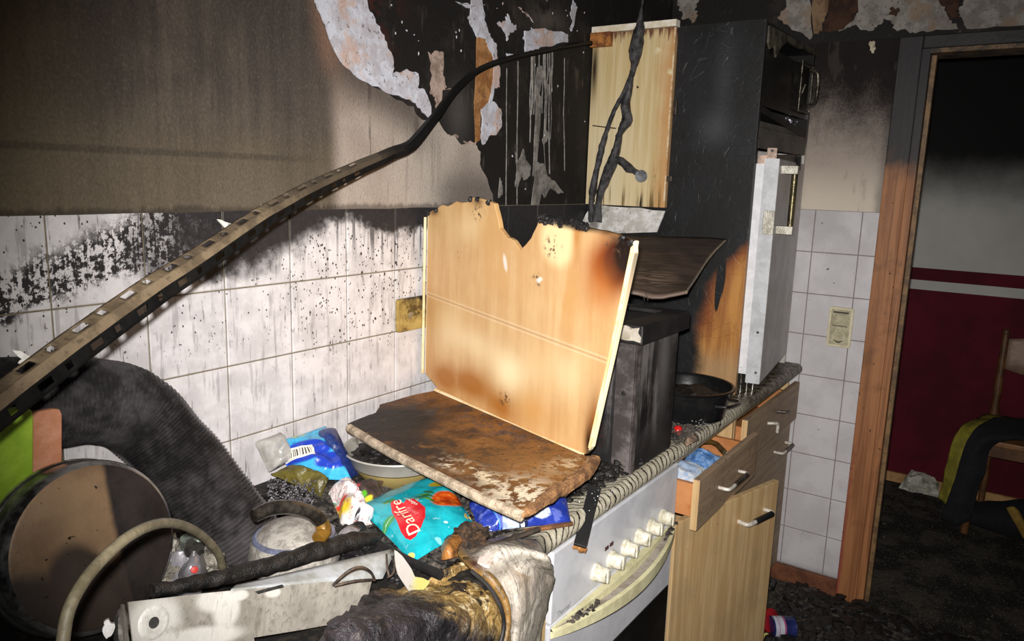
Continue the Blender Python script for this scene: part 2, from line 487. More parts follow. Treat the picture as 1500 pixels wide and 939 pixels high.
def m_far_wall():
    mt = begin('two_tone_paint'); p = POS(); x, y, z = xyz(p); n = noise(p, 5, 4, .6); g = noise(p, 160, 2, .6)
    red = mix(sm(.3, .7, n), H('5c1120'), H('4c0d1a')); wht = mix(n, H('c9c7c2'), H('b7b4ae'))
    stripe = mx(sm(1.0145, 1.0135, z), sm(1.0605, 1.0615, z)*sm(1.1225, 1.1215, z))
    c = mix(stripe, wht, red)
    c = mix(sm(1.36, 1.70, z+(n-.5)*.08), c, H('141313'))
    fin(c, .8, 0, (g, .001), .25); return mt
def m_oak():
    mt = begin('pale_veneer'); p = OBJ(); x, y, z = xyz(p)
    g = noise(comb(x*55, y*55, z*2.0), 1, 5, .6, .5); n = noise(p, 6, 3, .6); d = noise(p, 45, 4, .65)
    c = mix(sm(.3, .7, g), H('d2b384'), H('bd9a6b'))
    c = mix(sm(.5, .8, n)*.35, c, H('a08a6c'))
    c = mix(sm(.76, .86, d)*.45, c, H('6a5540'))
    fin(c, .5, 0, (g, .0004), .4); return mt
def m_dusty_front():
    mt = begin('sooty_veneer'); p = OBJ(); x, y, z = xyz(p)
    g = noise(comb(x*3, y*55, z*75), 1, 5, .6, .3); n = noise(p, 9, 4, .6); d = noise(p, 60, 4, .65)
    c = mix(sm(.3, .7, g), H('a58d72'), H('927b63'))
    c = mix(sm(.5, .75, n)*.4, c, H('7a6858'))
    c = mix(sm(.62, .72, d)*.45, c, H('4d4036'))
    fin(c, .55, 0, (g, .0004), .35); return mt
def m_worktop():
    mt = begin('zebra_laminate'); p = POS(); x, y, z = xyz(p); n = noise(p, 11, 5, .6); nn = noise(p, 4, 3, .5); g = noise(p, 60, 4, .65)
    e = mx(y+.588, 0.0); e = e-0.0
    bend = M('POWER', e*22, .75)
    ph = x/.0205+bend*2.0+(nn-.5)*5.0+(n-.5)*1.6+z*-14.0
    w = M('ABSOLUTE', M('FRACT', ph)-.5)*2.0
    line = sm(.74, .86, w+(n-.5)*.12)
    c = mix(sm(.3, .7, g), H('c9c2ae'), H('ada48f'))
    c = mix(sm(.3, .8, w)*.25, c, H('82786a'))
    c = mix(line, c, H('1c1814'))
    soot = sm(-.560, -.525, y+(n-.5)*.10+(g-.5)*.03)
    soot = mx(soot, sm(.56, .5, x))
    c = mix(sm(1.56, 1.70, x+(n-.5)*.08), c, mix(sm(.4, .6, g), H('3a2c22'), H('77705f')))
    c = mix(soot*sm(1.74, 1.68, x), c, mix(sm(.45, .7, g), H('131110'), H('2e2823')))
    c = mix(sm(1.68, 1.74, x)*soot, c, mix(n, H('6a665c'), H('33261f')))
    fin(c, M('ADD', soot*.3, .45), 0, (g*.6+n*.4, .003), .4); return mt

def frame_of(p, q, up): return Frame(p, Vector(q)-Vector(p), up)

CHARW = m_char_wall(); PLASL = m_plaster_left()
FLAKE = m_flake('bare_gypsum', 'cfd0da', 'b9b4ba', 'c8a48e'); FLAKE2 = m_flake('peeling_paint', '99938c', '7d7670', '8d7560')
CLAY = m_flake('bare_timber', 'b07f52', '8e6038'); PINK = m_flake('pale_render', 'b39d90', '8a7469'); DRIP = m_flake('grey_melt', '8f8a84', '6a6560')
BROWNP = m_flake('brown_undercoat', '4a3428', '34241e')
TILB = m_tile_back(); TILR = m_tile_right(); PLASR = m_plaster_right(); GROUT = m_grout('olive_grout', '8d836e'); GROUT2 = m_grout('mauve_grout', '9c9096')
DOORW = m_door_wood(); FLOORM = m_floor(); FARM = m_far_wall(); OAK = m_oak(); FRONT = m_dusty_front(); WTOP = m_worktop()
REDWOOD = simple('red_brown_wood', H('7a4a30'), H('5c3522'), 18, .6)
ASH = simple('ash_black', H('0f0e0d'), H('2a2522'), 60, .5, bump=.003, spec=.5)
SOOT = simple('soot_black', H('131213'), H('221f1f'), 14, .55, bump=.001, spec=.45)
RUBBLE = simple('ash_rubble', H('1f1c1a'), H('564e46'), 30, .85, bump=.004)
STEEL = simple('bright_steel', H('d0cdc8'), H('8d8a86'), 30, .25, .95, bump=.0003)
WHITEB = simple('white_metal_stub', H('e8e2d8'), H('b9b0a4'), 60, .5, 0.2)
DARKROD = simple('tarnished_rod', H('5c5148'), H('3a322c'), 50, .4, .6)
WIRE = simple('burnt_wire', H('2b2624'), H('5a4a3c'), 60, .6)

# ------------------------------------------------------------------ setting
def wp(pts, y=0.0): return [at(a, b, y=y) for a, b in pts]
def wr(pts, x=XW): return [at(a, b, x=x) for a, b in pts]
NB = (0, -1, 0); NR = (-1, 0, 0)

wb = obj('wall_back', MB().box(-1.6, XW+.1, 0, .12, 0, 2.6), CHARW, kind='structure', smooth=0)
# --- tiles of the back wall, one object each on shared mesh
g_b = obj('grout', MB().box(-1.6, XW, -.0022, .002, .80, ZT), GROUT, parent=wb, smooth=0)
def tile_mesh(w, h, n, mat_, flip=False):
    a = MB(); e = .0016; t = .0045
    def ring(i, d): return [(i, d, i), (w-i, d, i), (w-i, d, h-i), (i, d, h-i)]
    vs = ring(0, 0)+ring(0, -t+.001)+ring(e, -t)
    if n == 'x': vs = [(p[1], -p[0], p[2]) for p in vs]
    fs = [(8, 9, 10, 11)]+[(k, (k+1) % 4, 4+(k+1) % 4, 4+k) for k in (0, 1, 2, 3)]+[(4+k, 4+(k+1) % 4, 8+(k+1) % 4, 8+k) for k in range(4)]
    a.add(vs, fs); return a
GAP = .0028
proto = None
for i in range(-6, 13):
    for j in range(4):
        loc = (i*TW+GAP/2, -.0005, ZT-.15*(j+1)+GAP/2)
        if proto is None:
            proto = obj('tile', tile_mesh(TW-GAP, .15-GAP, 'y', TILB), TILB, parent=wb, smooth=0); proto.location = loc
        else:
            c = proto.copy(); COL.objects.link(c); c.parent = wb; c.location = loc
# --- sooted wallpaper / plaster sheet and its torn upper edge
YP = -.009
edge = [(440, -120), (448, -40), (462, 10), (478, 45), (497, 88), (520, 112), (548, 128), (580, 146), (606, 156), (612, 170), (632, 182), (642, 176), (655, 196), (668, 202), (676, 212), (690, 211), (699, 214), (704, 222), (703, 240), (714, 262), (722, 285), (722, 297)]
pe = wp(edge, YP)
pp = jag(pe, .004, 3, 4)[:-3]+[Vector((pe[-1].x, YP, ZT-.002))]
pp += [Vector((1.05-.1*k, YP, ZT-.002+random.uniform(-.0015, .0015))) for k in range(0, 26)]+[Vector((-1.6, YP, ZT)), Vector((-1.6, YP, 2.6)), Vector((pe[0].x, YP, 2.6))]
obj('wallpaper', MB().slab(pp, NB, .0085), PLASL, parent=wb, smooth=0)
def flakes(parent, name, polys, mat_, y=None, x=None, th=.003, amp=.004, n=4, seed=0):
    for k, pl in enumerate(polys):
        q = wp(pl, y) if x is None else wr(pl, x)
        obj(name, MB().slab(jag(q, amp, n, seed+k), NB if x is None else NR, th), mat_, parent=parent, smooth=0)
flakes(wb, 'bare_gypsum', [
    [(456, -60), (461, 0), (470, 22), (496, 88), (512, 108), (545, 126), (585, 140), (606, 150), (620, 165), (634, 180), (630, 150), (622, 131), (612, 128), (613, 108), (596, 101), (576, 108), (577, 92), (567, 62), (557, 44), (550, 28), (540, 12), (534, -60)],
    [(698, -60), (690, 15), (686, 26), (694, 42), (700, 55), (712, 58), (716, 70), (716, 50), (712, 38), (707, 5), (706, -60)],
    [(707, 20), (716, 48), (722, 57), (728, 66), (729, 85), (733, 105), (732, 128), (724, 128), (721, 148), (734, 160), (735, 185), (727, 198), (716, 200), (708, 212), (705, 198), (707, 180), (705, 160), (716, 150), (722, 120), (724, 88), (716, 70)],
    [(769, 45), (790, 42), (820, 46), (832, 50), (832, 62), (800, 68), (784, 72), (770, 78)],
    [(729, 34), (741, 31), (744, 20), (749, 36), (756, 36), (757, 44), (747, 47), (743, 60), (742, 50)],
    [(742, 78), (752, 79), (753, 83), (744, 84)]], FLAKE, y=-.004, th=.0035, amp=.004, seed=11)
flakes(wb, 'bare_timber', [[(699, 48), (712, 56), (722, 76), (722, 120), (716, 152), (704, 160), (704, 204), (697, 210), (695, 150), (698, 100)]], CLAY, y=-.0025, th=.002, amp=.001, seed=31)
flakes(wb, 'pale_render', [[(628, 76), (634, 80), (638, 74), (650, 77), (649, 110), (655, 128), (648, 134), (646, 158), (640, 160), (638, 142), (630, 136), (634, 110)],
    [(655, 198), (668, 196), (672, 200), (666, 204)], [(680, 206), (698, 208), (696, 216), (684, 214)]], PINK, y=-.003, th=.0025, amp=.004, seed=41)
flakes(wb, 'grey_melt', [[(756, 222), (760, 238), (767, 218), (770, 234), (778, 244), (776, 258), (768, 264), (764, 258), (758, 276), (755, 272), (758, 250)],
    [(786, 238), (797, 240), (802, 258), (815, 268), (826, 282), (818, 284), (806, 276), (798, 290), (793, 278), (790, 300), (785, 330), (779, 336), (779, 300), (784, 262)],
    [(788, 98), (794, 96), (795, 112), (790, 138), (786, 150), (784, 128)], [(799, 118), (804, 124), (802, 150), (800, 190), (805, 200), (797, 212), (795, 206), (799, 196)],
    [(733, 260), (736, 272), (736, 285), (731, 290)], [(786, 150), (793, 140), (790, 200), (786, 255), (781, 258)]], DRIP, y=-.004, th=.003, amp=.0025, seed=51)
dr = MB()
for k in range(15):
    a0 = random.choice([770, 775, 778, 781, 784, 790, 796, 799, 803, 806, 809, 813, 816, 820]); ln = random.choice([60, 90, 130, 180])
    t0 = 80-(a0-770)*.15; pts = [at(a0+random.uniform(-1, 1)-s*random.uniform(0, 3), t0+ln*s, y=-.002) for s in (0, .25, .5, .75, 1)]
    dr.tube(pts, random.uniform(.0008, .0026), 6, smooth=3)
for a0, t0, t1 in ((758, 90, 300), (826, 85, 250), (742, 100, 320)):
    dr.tube([at(a0+random.uniform(-1, 1), t0+(t1-t0)*s, y=-.0015) for s in (0, .25, .5, .75, 1)], .0016, 6)
obj('melt_drips', dr, DRIP, parent=wb, kind='stuff')
sp = MB()
R2 = random.Random(5)
for k in range(38):
    a, b = R2.uniform(570, 860), R2.uniform(-10, 60 if R2.random() < .7 else 290)
    sp.lump(at(a, b, y=-.002), (R2.uniform(.0008, .003), .0015, R2.uniform(.0008, .004)), 1, .5)
obj('paint_specks', sp, FLAKE, parent=wb, kind='stuff')
flakes(wb, 'soot_crust', [[(840, 0), (836, 18), (840, 30), (834, 42), (838, 46), (842, 30), (846, 10)], [(668, 2), (690, 8), (700, 4), (690, 12)], [(760, 10), (775, 22), (782, 33), (774, 24)]], FLAKE, y=-.004, th=.003, seed=71)

# --- right wall with the doorway
DY0, DY1, DZ = -.888, -1.80, 1.945
rw = MB().box(XW, XW+.13, DY0, .12, 0, 2.6).box(XW, XW+.13, DY1, DY0, DZ, 2.6).box(XW, XW+.13, -3.2, DY1, 0, 2.6)
wrt = obj('wall_right', rw, CHARW, kind='structure', smooth=0)
obj('grout', MB().box(XW-.0022, XW+.002, -.815, -.28, .065, ZT), GROUT2, parent=wrt, smooth=0)
proto = None
for i in (-1, 0, 1):
    w = TW if i < 1 else .062
    proto = None
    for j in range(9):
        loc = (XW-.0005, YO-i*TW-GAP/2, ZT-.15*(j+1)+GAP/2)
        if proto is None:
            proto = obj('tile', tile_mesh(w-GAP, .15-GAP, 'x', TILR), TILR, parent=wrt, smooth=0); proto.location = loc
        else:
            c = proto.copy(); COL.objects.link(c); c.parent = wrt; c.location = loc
obj('plaster', MB().box(XW-.012, XW, -.812, -.02, ZT, 1.985), PLASR, parent=wrt, smooth=0)
obj('plaster', MB().box(XW-.011, XW, -3.2, -.812, 1.986, 1.995), CHARW, parent=wrt, smooth=0)
XP = XW-.004
flakes(wrt, 'peeling_paint', [
    [(1150, -80), (1152, 10), (1138, 26), (1146, 30), (1160, 44), (1180, 53), (1186, 58), (1190, 50), (1186, 0), (1184, -80)],
    [(1258, -80), (1256, 0), (1258, 18), (1247, 26), (1240, 34), (1229, 42), (1228, 46), (1246, 40), (1254, 36), (1262, 44), (1276, 45), (1284, 40), (1294, 28), (1306, 34), (1310, 42), (1330, 46), (1345, 47), (1372, 43), (1404, 42), (1394, 30), (1386, 20), (1384, 10), (1374, 0), (1360, -80)],
    [(1412, -80), (1412, 0), (1404, 14), (1404, 24), (1412, 34), (1416, 42), (1500, 38), (1700, 26), (1700, -80)],
    [(990, -60), (992, 8), (1000, 20), (998, 28), (1010, 26), (1014, 34), (1022, 22), (1018, 12), (1024, 0), (1020, -60)]], FLAKE2, x=XP, th=.0035, amp=.006, seed=81)
flakes(wrt, 'brown_undercoat', [[(1190, -80), (1192, 50), (1204, 46), (1208, 30), (1216, 12), (1218, -80)]], m_flake('tan_undercoat', '8d7459', '6d543f'), x=XP, th=.0035, amp=.006, seed=95)
flakes(wrt, 'brown_undercoat', [[(1217, -80), (1212, 20), (1204, 48), (1230, 44), (1250, 30), (1257, 10), (1256, -80)], [(1362, -80), (1376, 4), (1386, 12), (1390, 30), (1404, 26), (1404, 10), (1412, -80)], [(1306, 10), (1318, 14), (1312, 24), (1302, 22)]], BROWNP, x=XP-.0012, th=.002, amp=.006, seed=99)
flakes(wrt, 'peeling_paint', [[(1273, 62), (1281, 60), (1283, 70), (1280, 78), (1274, 74)]], m_flake('cream_chip', 'c9bfa6', 'a99c84'), x=XW-.016, th=.003, amp=.003, seed=103)
# door frame
d1 = thing('door_1', None, None, (XW, DY0, 0)); d1['kind'] = 'structure'
obj('jamb_casing', MB().box(XW-.02, XW, DY0+.012, -.806, 0, 1.985), DOORW, parent=d1, bevel=.003, smooth=0)
obj('head_casing', MB().box(XW-.02, XW, DY1-.08, DY0+.0118, DZ, 1.985), SOOT, parent=d1, bevel=.003, smooth=0)
obj('jamb_lining', MB().box(XW-.012, XW+.13, DY0-.012, DY0+.0118, 0, DZ-.0005), DOORW, parent=d1, smooth=0)
obj('door_stop', MB().box(XW+.03, XW+.06, DY0-.026, DY0-.0122, 0, DZ-.016), simple('dull_brown_wood', H('8a6a44'), H('5e4730'), 20, .6), parent=d1, smooth=0)
obj('head_lining', MB().box(XW-.012, XW+.13, DY1, DY0-.0122, DZ-.014, DZ-.0004), simple('scorched_brown_wood', H('7a5c3c'), H('2e231a'), 20, .6), parent=d1, smooth=0)
obj('baseboard_right', MB().box(XW-.014, XW, -.805, -.25, 0, .066), REDWOOD, kind='structure', smooth=0, bevel=.002)
obj('ceiling', MB().box(-2.2, 5.2, -3.4, .12, 2.6, 2.7), CHARW, kind='structure', smooth=0)
obj('floor', MB().box(-2.2, 5.2, -3.4, .12, -.08, 0), FLOORM, kind='structure', smooth=0)
# next room
XF = 3.72
obj('wall_far', MB().box(XF, XF+.1, -3.4, .6, 0, 2.6), FARM, kind='structure', smooth=0)
obj('wall_side', MB().box(XW+.13, XF, .5, .6, 0, 2.6), FARM, kind='structure', smooth=0)
obj('baseboard_far', MB().box(XF-.014, XF, -3.4, .5, 0, .05), simple('pine_skirting', H('c79a66'), H('a57a4a'), 10, .6), kind='structure', smooth=0)

# ------------------------------------------------------------------ kitchen units
Z0, Z1 = .82, .86
def profile_x(x0, x1, prof, mi=0, nx=1):
    a = MB(); n = len(prof)
    vs = [(x0+(x1-x0)*i/nx, p[0], p[1]) for i in range(nx+1) for p in prof]
    fs = [(i*n+k, (i+1)*n+k, (i+1)*n+(k+1) % n, i*n+(k+1) % n) for i in range(nx) for k in range(n)]
    fs += [tuple(range(n)), tuple(nx*n+k for k in range(n-1, -1, -1))]
    return a.add(vs, fs, mi)
rnd = [(-.002, Z0), (-.592, Z0)]+[(-.588-.020*cos(a), .842-.018*sin(-a) if False else .840+.020*sin(a)) for a in [-.9, -.5, -.1, .3, .7, 1.1, 1.4, pi/2]]+[(-.002, Z1)]
obj('worktop', profile_x(-1.3, 2.292, rnd), WTOP, label='long kitchen worktop with a zebra-striped rounded front edge, charred along the back wall', cat='worktop', smooth=40)

# cooker
WHITE = simple('white_enamel', H('d9d9de'), H('c6c6cc'), 6, .3, bump=None, spec=.5)
CREAM = simple('yellowed_plastic', H('ddd7ae'), H('c4bd95'), 16, .5, bump=.001)
KNOB = simple('heat_yellowed_knob', H('e6e0cf'), H('b9b29c'), 60, .5, bump=.001)
def m_glass():
    mt = begin('oven_glass'); p = POS(); n = noise(p, 9, 4, .6)
    fin(mix(sm(.5, .8, n), H('0c0c0d'), H('1d1c1a')), .18, 0, None, .5); return mt
GLASS = m_glass()
SX0, SX1 = .563, 1.152
st = thing('cooker', 'white freestanding cooker with six knobs and a black glass oven door', 'cooker', ((SX0+SX1)/2, -.3, 0))
obj('body', MB().box(SX0, SX1, -.575, -.03, .03, Z0-.002), WHITE, parent=st, bevel=.004, smooth=0)
cp = obj('control_panel', MB().box(SX0, SX1, -.602, -.5752, .672, Z0-.002), WHITE, parent=st, bevel=.003, smooth=0)
for k, x in enumerate((.734, .803, .869, .935, 1.0, 1.066)):
    kb = MB().lathe([(.0195, 0), (.0195, .006), (.0165, .008), (.0155, .026), (.013, .029), (0, .029)], (x, -.602, .708), (0, -1, 0), 24)
    kb.box(x-.003, x+.003, -.6335, -.63, .694, .722)
    obj('knob', kb, KNOB, parent=st, smooth=40)
RED = simple('dark_red_mark', H('5a1a1c'), H('3f1012'), 10, .5, bump=None)
for px_, py_ in ((889, 803), (896, 797)):
    obj('indicator_mark', MB().obox(at(px_, py_, y=-.6025), (.0075, 0, 0), (0, 0, .004), (0, .0006, 0)), RED, parent=cp, label='small dark red indicator mark', smooth=0)
GREYINK = simple('grey_ink', H('77787c'), H('5b5c60'), 30, .6, bump=None)
tv, tf = text_shape('Thermal', .35)
s_ = .0165
q0 = at(815, 906, y=-.6026)
obj('maker_lettering', MB().add([(q0.x+v.x*s_*.9, -.6026, q0.z+v.y*s_) for v in tv], tf), GREYINK, parent=cp, smooth=0)
obj('oven_door', MB().box(SX0, SX1, -.600, -.5752, .12, .667), WHITE, parent=st, bevel=.004, smooth=0)
obj('oven_window', MB().box(SX0+.06, SX1-.012, -.6025, -.6002, .17, .497), GLASS, parent=st, smooth=0)
# bowed grip along the top of the oven door
hb = MB(); n = 28; vs = []
for i in range(n+1):
    t = i/n; x = SX0+.004+(SX1-SX0-.008)*t; b = sin(pi*t)
    out = -.606-.050*b**.8
    zt = .664
    for yy, zz in ((-.6004, zt), (-.6004-.018*b, zt-.002), (-.6004-.019*b, zt-.004-.014*b), (out+.010, zt-.006-.014*b), (out+.008, zt-.004), (out, zt-.006), (out, zt-.018-.016*b), (-.6004, zt-.022-.040*b)):
        vs.append((x, yy, zz))
fs = [(i*8+k, (i+1)*8+k, (i+1)*8+(k+1) % 8, i*8+(k+1) % 8) for i in range(n) for k in range(8)]+[tuple(range(7, -1, -1)), tuple(n*8+k for k in range(8))]
hb.add(vs, fs)
hb.m = [1 if (fi < n*8 and fi % 8 == 2) else 0 for fi in range(len(fs))]
obj('grip', hb, [CREAM, simple('mauve_recess', H('a8a097'), H('8a8076'), 30, .6)], parent=st, smooth=45)
cr = MB()
R3 = random.Random(3)
for k in range(46):
    t = R3.choice([R3.gauss(.17, .05), R3.gauss(.17, .05), R3.gauss(.9, .03)]); b = sin(pi*max(.02, min(.98, t)))
    cr.lump((SX0+.59*t, -.606-.045*b*R3.random(), .662-.008*b), (R3.uniform(.003, .009), R3.uniform(.002, .006), R3.uniform(.002, .004)), 1, .6)
obj('ash_crumbs', cr, RUBBLE, parent=st, kind='stuff')

# handles: a dark rod between two bare metal stubs
def handle(parent, p, q, out, rod=DARKROD, r=.0065, rodfrom=.28):
    """p, q feet on the front; out = vector away from the front"""
    p, q, out = Vector(p), Vector(q), Vector(out); a = MB()
    k = (q-p)
    a.tube([p, p+out*.8, p+out+k*.08, p+out+k*rodfrom], r*.75, 10, 0, smooth=4)
    a.tube([q, q+out*.8, q+out-k*.08, q+out-k*.14], r*.75, 10, 0, smooth=4)
    a.tube([p+out+k*rodfrom*.97, p+out+k*.6, q+out-k*.08], r, 12, 1)
    return obj('handle', a, [WHITEB, rod], parent=parent, smooth=50)
# base unit beside the cooker
BX0, BX1 = 1.165, 1.635
def carcass(x0, x1, y0=-.58):
    a = MB(); t = .016
    a.box(x0, x0+t, y0, -.02, .1, .818).box(x1-t, x1, y0, -.02, .1, .818).box(x0+t, x1-t, y0, -.02, .1, .116).box(x0+t, x1-t, -.028, -.02, .116, .818).box(x0+t, x1-t, y0, y0+.06, .80, .818)
    a.box(x0+t, x1-t, y0+.05, y0+.066, 0, .1)
    return a
b1 = thing('base_cabinet', 'pale oak base cabinet beside the cooker, drawer pulled out and door ajar', 'cabinet', ((BX0+BX1)/2, -.3, 0), 'base cabinets under the worktop')
obj('carcass', carcass(BX0, BX1), OAK, parent=b1, smooth=0)
DW = simple('orange_drawer_side', H('c98a58'), H('b0703f'), 9, .5, bump=None)
DF = -.655
dw = obj('drawer', MB().box(BX0+.03, BX0+.044, DF+.0182, -.13, .668, .755).box(BX1-.044, BX1-.03, DF+.0182, -.13, .668, .755).box(BX0+.044, BX1-.044, -.144, -.13, .668, .755).box(BX0+.044, BX1-.044, DF+.0182, -.144, .668, .676), DW, parent=b1, smooth=0)
df = obj('drawer_front', MB().box(BX0, BX1-.004, DF, DF+.018, .648, .781), [FRONT], parent=b1, bevel=.0015, smooth=0)
obj('front_edging', MB().box(BX0-.0008, BX0, DF+.0005, DF+.0175, .649, .780), OAK, parent=df, label='pale raw front edge', smooth=0)
handle(df, at(1053, 714, y=DF), at(1082, 690, y=DF), (0, -.028, 0))
# door swung out on its left hinges
HA = math.radians(15.5); hx, hy = BX0+.004, -.6
dvx, dny = Vector((cos(HA), -sin(HA), 0)), Vector((-sin(HA), -cos(HA), 0))
dl = .476
dm = MB(); c_ = Vector((hx, hy, .385))+dvx*dl/2-dny*.009*-1
dm.obox(Vector((hx, hy, .38))+dvx*(dl/2)+dny*(-.009), dvx*(dl/2), (0, 0, .272), dny*.009)
dr1 = obj('door', dm, OAK, parent=b1, bevel=.0015, smooth=0)
FD = Frame((hx, hy, .38), dvx, (0, 0, 1))
h1 = FD.px(1082, 764); h2 = FD.px(1120, 746)
handle(dr1, FD.w(*h1), FD.w(*h2), dny*.03, rod=SOOT, r=.0085)
# second base unit, against the right wall
CX0, CX1 = 1.640, 2.236
b2 = thing('base_cabinet', 'sooty base cabinet tight against the tiled side wall, its handles half broken off', 'cabinet', ((CX0+CX1)/2, -.3, 0), 'base cabinets under the worktop')
obj('carcass', carcass(CX0, CX1), OAK, parent=b2, smooth=0)
obj('drawer', MB().box(CX0+.03, CX0+.044, -.5998, -.13, .69, .775).box(CX1-.044, CX1-.03, -.5998, -.13, .69, .775).box(CX0+.044, CX1-.044, -.5998, -.13, .69, .698), DW, parent=b2, smooth=0)
f2 = obj('drawer_front', MB().box(CX0+.003, CX1-.006, -.618, -.600, .672, .808), FRONT, parent=b2, bevel=.0015, smooth=0)
obj('front_edging', MB().box(CX0+.0022, CX0+.003, -.6175, -.6005, .673, .807), OAK, parent=f2, label='pale raw front edge', smooth=0)
a = MB(); p_ = at(1124, 620, y=-.618); a.tube([p_, p_+Vector((.012, -.022, .001)), p_+Vector((.028, -.026, -.006)), p_+Vector((.03, -.026, -.034))], .005, 10, smooth=4)
obj('handle_stub', a, WHITEB, parent=f2, label='bent white metal stub of a broken handle')
a = MB(); p_ = at(1138, 603, y=-.618); a.tube([p_, p_+Vector((.004, -.024, .002)), p_+Vector((.045, -.026, -.004))], .0055, 10)
obj('handle_stub', a, DARKROD, parent=f2, label='dark stub of a broken handle')
d2 = obj('door', MB().box(CX0+.003, CX1-.006, -.600, -.582, .11, .664), FRONT, parent=b2, bevel=.0015, smooth=0)
handle(d2, at(1134, 662, y=-.6), at(1150, 648, y=-.6), (0, -.03, 0))
# sink unit hidden under the rubble on the left
b3 = thing('base_cabinet', 'base cabinet left of the cooker, almost hidden under melted plastic', 'cabinet', (-.2, -.3, 0), 'base cabinets under the worktop')
obj('carcass', carcass(-.9, .555), OAK, parent=b3, smooth=0)
obj('door', MB().box(-.897, -.18, -.598, -.581, .11, .81), OAK, parent=b3, bevel=.0015, smooth=0)
obj('door', MB().box(-.174, .552, -.598, -.581, .11, .81), OAK, parent=b3, bevel=.0015, smooth=0)
# things in the open drawer
PLAS = simple('clear_blue_film', H('9fb6d6'), H('d7dbe2'), 30, .25, bump=.002)
BLUEF = simple('blue_foil', H('3f6fae'), H('8fb0d8'), 25, .3, bump=.002)
obj('plastic_bag', MB().pillow([(1.20, -.63, .74), (1.30, -.632, .76), (1.32, -.53, .752), (1.21, -.52, .735)], .03, 16, .008, 45), PLAS, label='crumpled clear plastic bag in the pulled-out drawer', cat='bag')
obj('plastic_bag', MB().pillow([(1.31, -.63, .745), (1.41, -.632, .755), (1.42, -.53, .76), (1.325, -.54, .74)], .034, 16, .008, 45, seed=4), BLUEF, label='crumpled blue film packet in the pulled-out drawer', cat='packet')
obj('wooden_spoon', MB().tube([(1.43, -.625, .77), (1.50, -.56, .768), (1.56, -.45, .71)], [.008, .007, .006], 10, smooth=3), simple('old_wood_handle', H('6e5226'), H('45341c'), 20, .6), label='dark wooden utensil handle across the pulled-out drawer', cat='utensil')

# tall unit standing on the worktop
TX0, TX1, TY, TZ = 1.710, 2.278, -.55, 1.962
def m_tall_side():
    mt = begin('crazed_side_panel'); p = POS(); x, y, z = xyz(p); n = noise(p, 6, 5, .65); g = noise(p, 40, 4, .65); q = comb(0.0, y+(noise(p, 20, 2, .5)-.5)*.03, z)
    cr = sm(.03, .008, vor(q, 26, 'DISTANCE_TO_EDGE'))*sm(.35, .6, n)
    blk = mix(sm(.3, .7, n), H('121212'), H('1d1d1f'))
    blk = mix(cr*.55, blk, H('3c3c41'))
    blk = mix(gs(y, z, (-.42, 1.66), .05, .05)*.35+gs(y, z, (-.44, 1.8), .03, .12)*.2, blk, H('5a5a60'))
    wood = mix(sm(.3, .7, noise(comb(x, y*40, z*3), 1, 4, .6)), H('bd8646'), H('9c6733'))
    wood = mix(sm(1.02, .90, z+(n-.5)*.15)*.55, wood, H('a58f70'))
    # burn line: the lower front part stayed wood, reddish where it scorched
    lim = lut(z, [(.80, -.40), (.93, -.405), (1.0, -.40), (1.10, -.405), (1.20, -.425), (1.26, -.46), (1.32, -.525), (1.36, -.56), (2.0, -.62)])
    d = lim-y+(n-.5)*.05
    tongue = gs(y, z, (-.478, 1.225), .015, .075)+gs(y, z, (-.47, 1.16), .007, .05)
    keep = sm(0.0, .05, d)*sm(.55, .35, tongue)
    scor = sm(.10, .03, d)*sm(.98, 1.08, z)
    wood = mix(scor*.8, wood, H('7a3a1c'))
    c = mix(keep, blk, wood)
    fin(c, mix(keep, (.45, .45, .45), (.6, .6, .6)) if False else .5, 0, (n*.3+g*.2-cr*.5, .002), .4); return mt
GLOSSB = simple('sooty_gloss_black', H('131210'), H('201e1b'), 9, .3, bump=.0005, spec=.5)
GREYIN = simple('smoke_grey_panel', H('5a554e'), H('3d3934'), 8, .5)
tc = thing('tall_cabinet', 'tall soot-black cabinet standing on the worktop in the corner, crazed side', 'cabinet', ((TX0+TX1)/2, TY/2, Z1))
obj('side_panel', MB().box(TX0, TX0+.018, TY, -.004, Z1, TZ), m_tall_side(), parent=tc, label='black crazed panel burnt down to orange wood near the bottom', bevel=.001, smooth=0)
def m_tall_right():
    mt = begin('inner_panel_soot'); p = POS(); z = xyz(p)[2]; n = noise(p, 10, 4, .6)
    fin(mix(sm(1.60, 1.66, z+(n-.5)*.02), mix(n, H('c9c6c0'), H('a8a39b')), mix(n, H('151413'), H('24211e'))), .3, 0, None, .5); return mt
obj('side_panel', MB().box(TX1-.018, TX1, TY, -.004, Z1, TZ), m_tall_right(), parent=tc, bevel=.001, smooth=0)
obj('back_panel', MB().box(TX0+.018, TX1-.018, -.012, -.004, Z1, TZ), SOOT, parent=tc, smooth=0)
obj('top_panel', MB().bar((TX0+.018, -.28, TZ-.012), (TX1-.018, -.28, TZ-.012), (0, 1, 0), .53, .018), SOOT, parent=tc, smooth=0)
obj('rail', MB().box(TX0+.018, TX1-.018, TY, TY+.02, 1.605, 1.665), GREYIN, parent=tc, smooth=0)
obj('rail', MB().box(TX0+.018, TX1-.018, TY+.005, TY+.30, 1.667, 1.683), GREYIN, parent=tc, smooth=0)
obj('shelf', MB().add([(TX0+.02, TY+.002, 1.708), (TX1-.02, TY+.002, 1.662), (TX1-.02, -.06, 1.69), (TX0+.02, -.06, 1.72), (TX0+.02, TY+.002, 1.726), (TX1-.02, TY+.002, 1.684), (TX1-.02, -.06, 1.708), (TX0+.02, -.06, 1.738)],
    [(0, 3, 2, 1), (4, 5, 6, 7), (0, 1, 5, 4), (1, 2, 6, 5), (2, 3, 7, 6), (3, 0, 4, 7)]), SOOT, parent=tc, label='black shelf sagging down to the right', smooth=0)
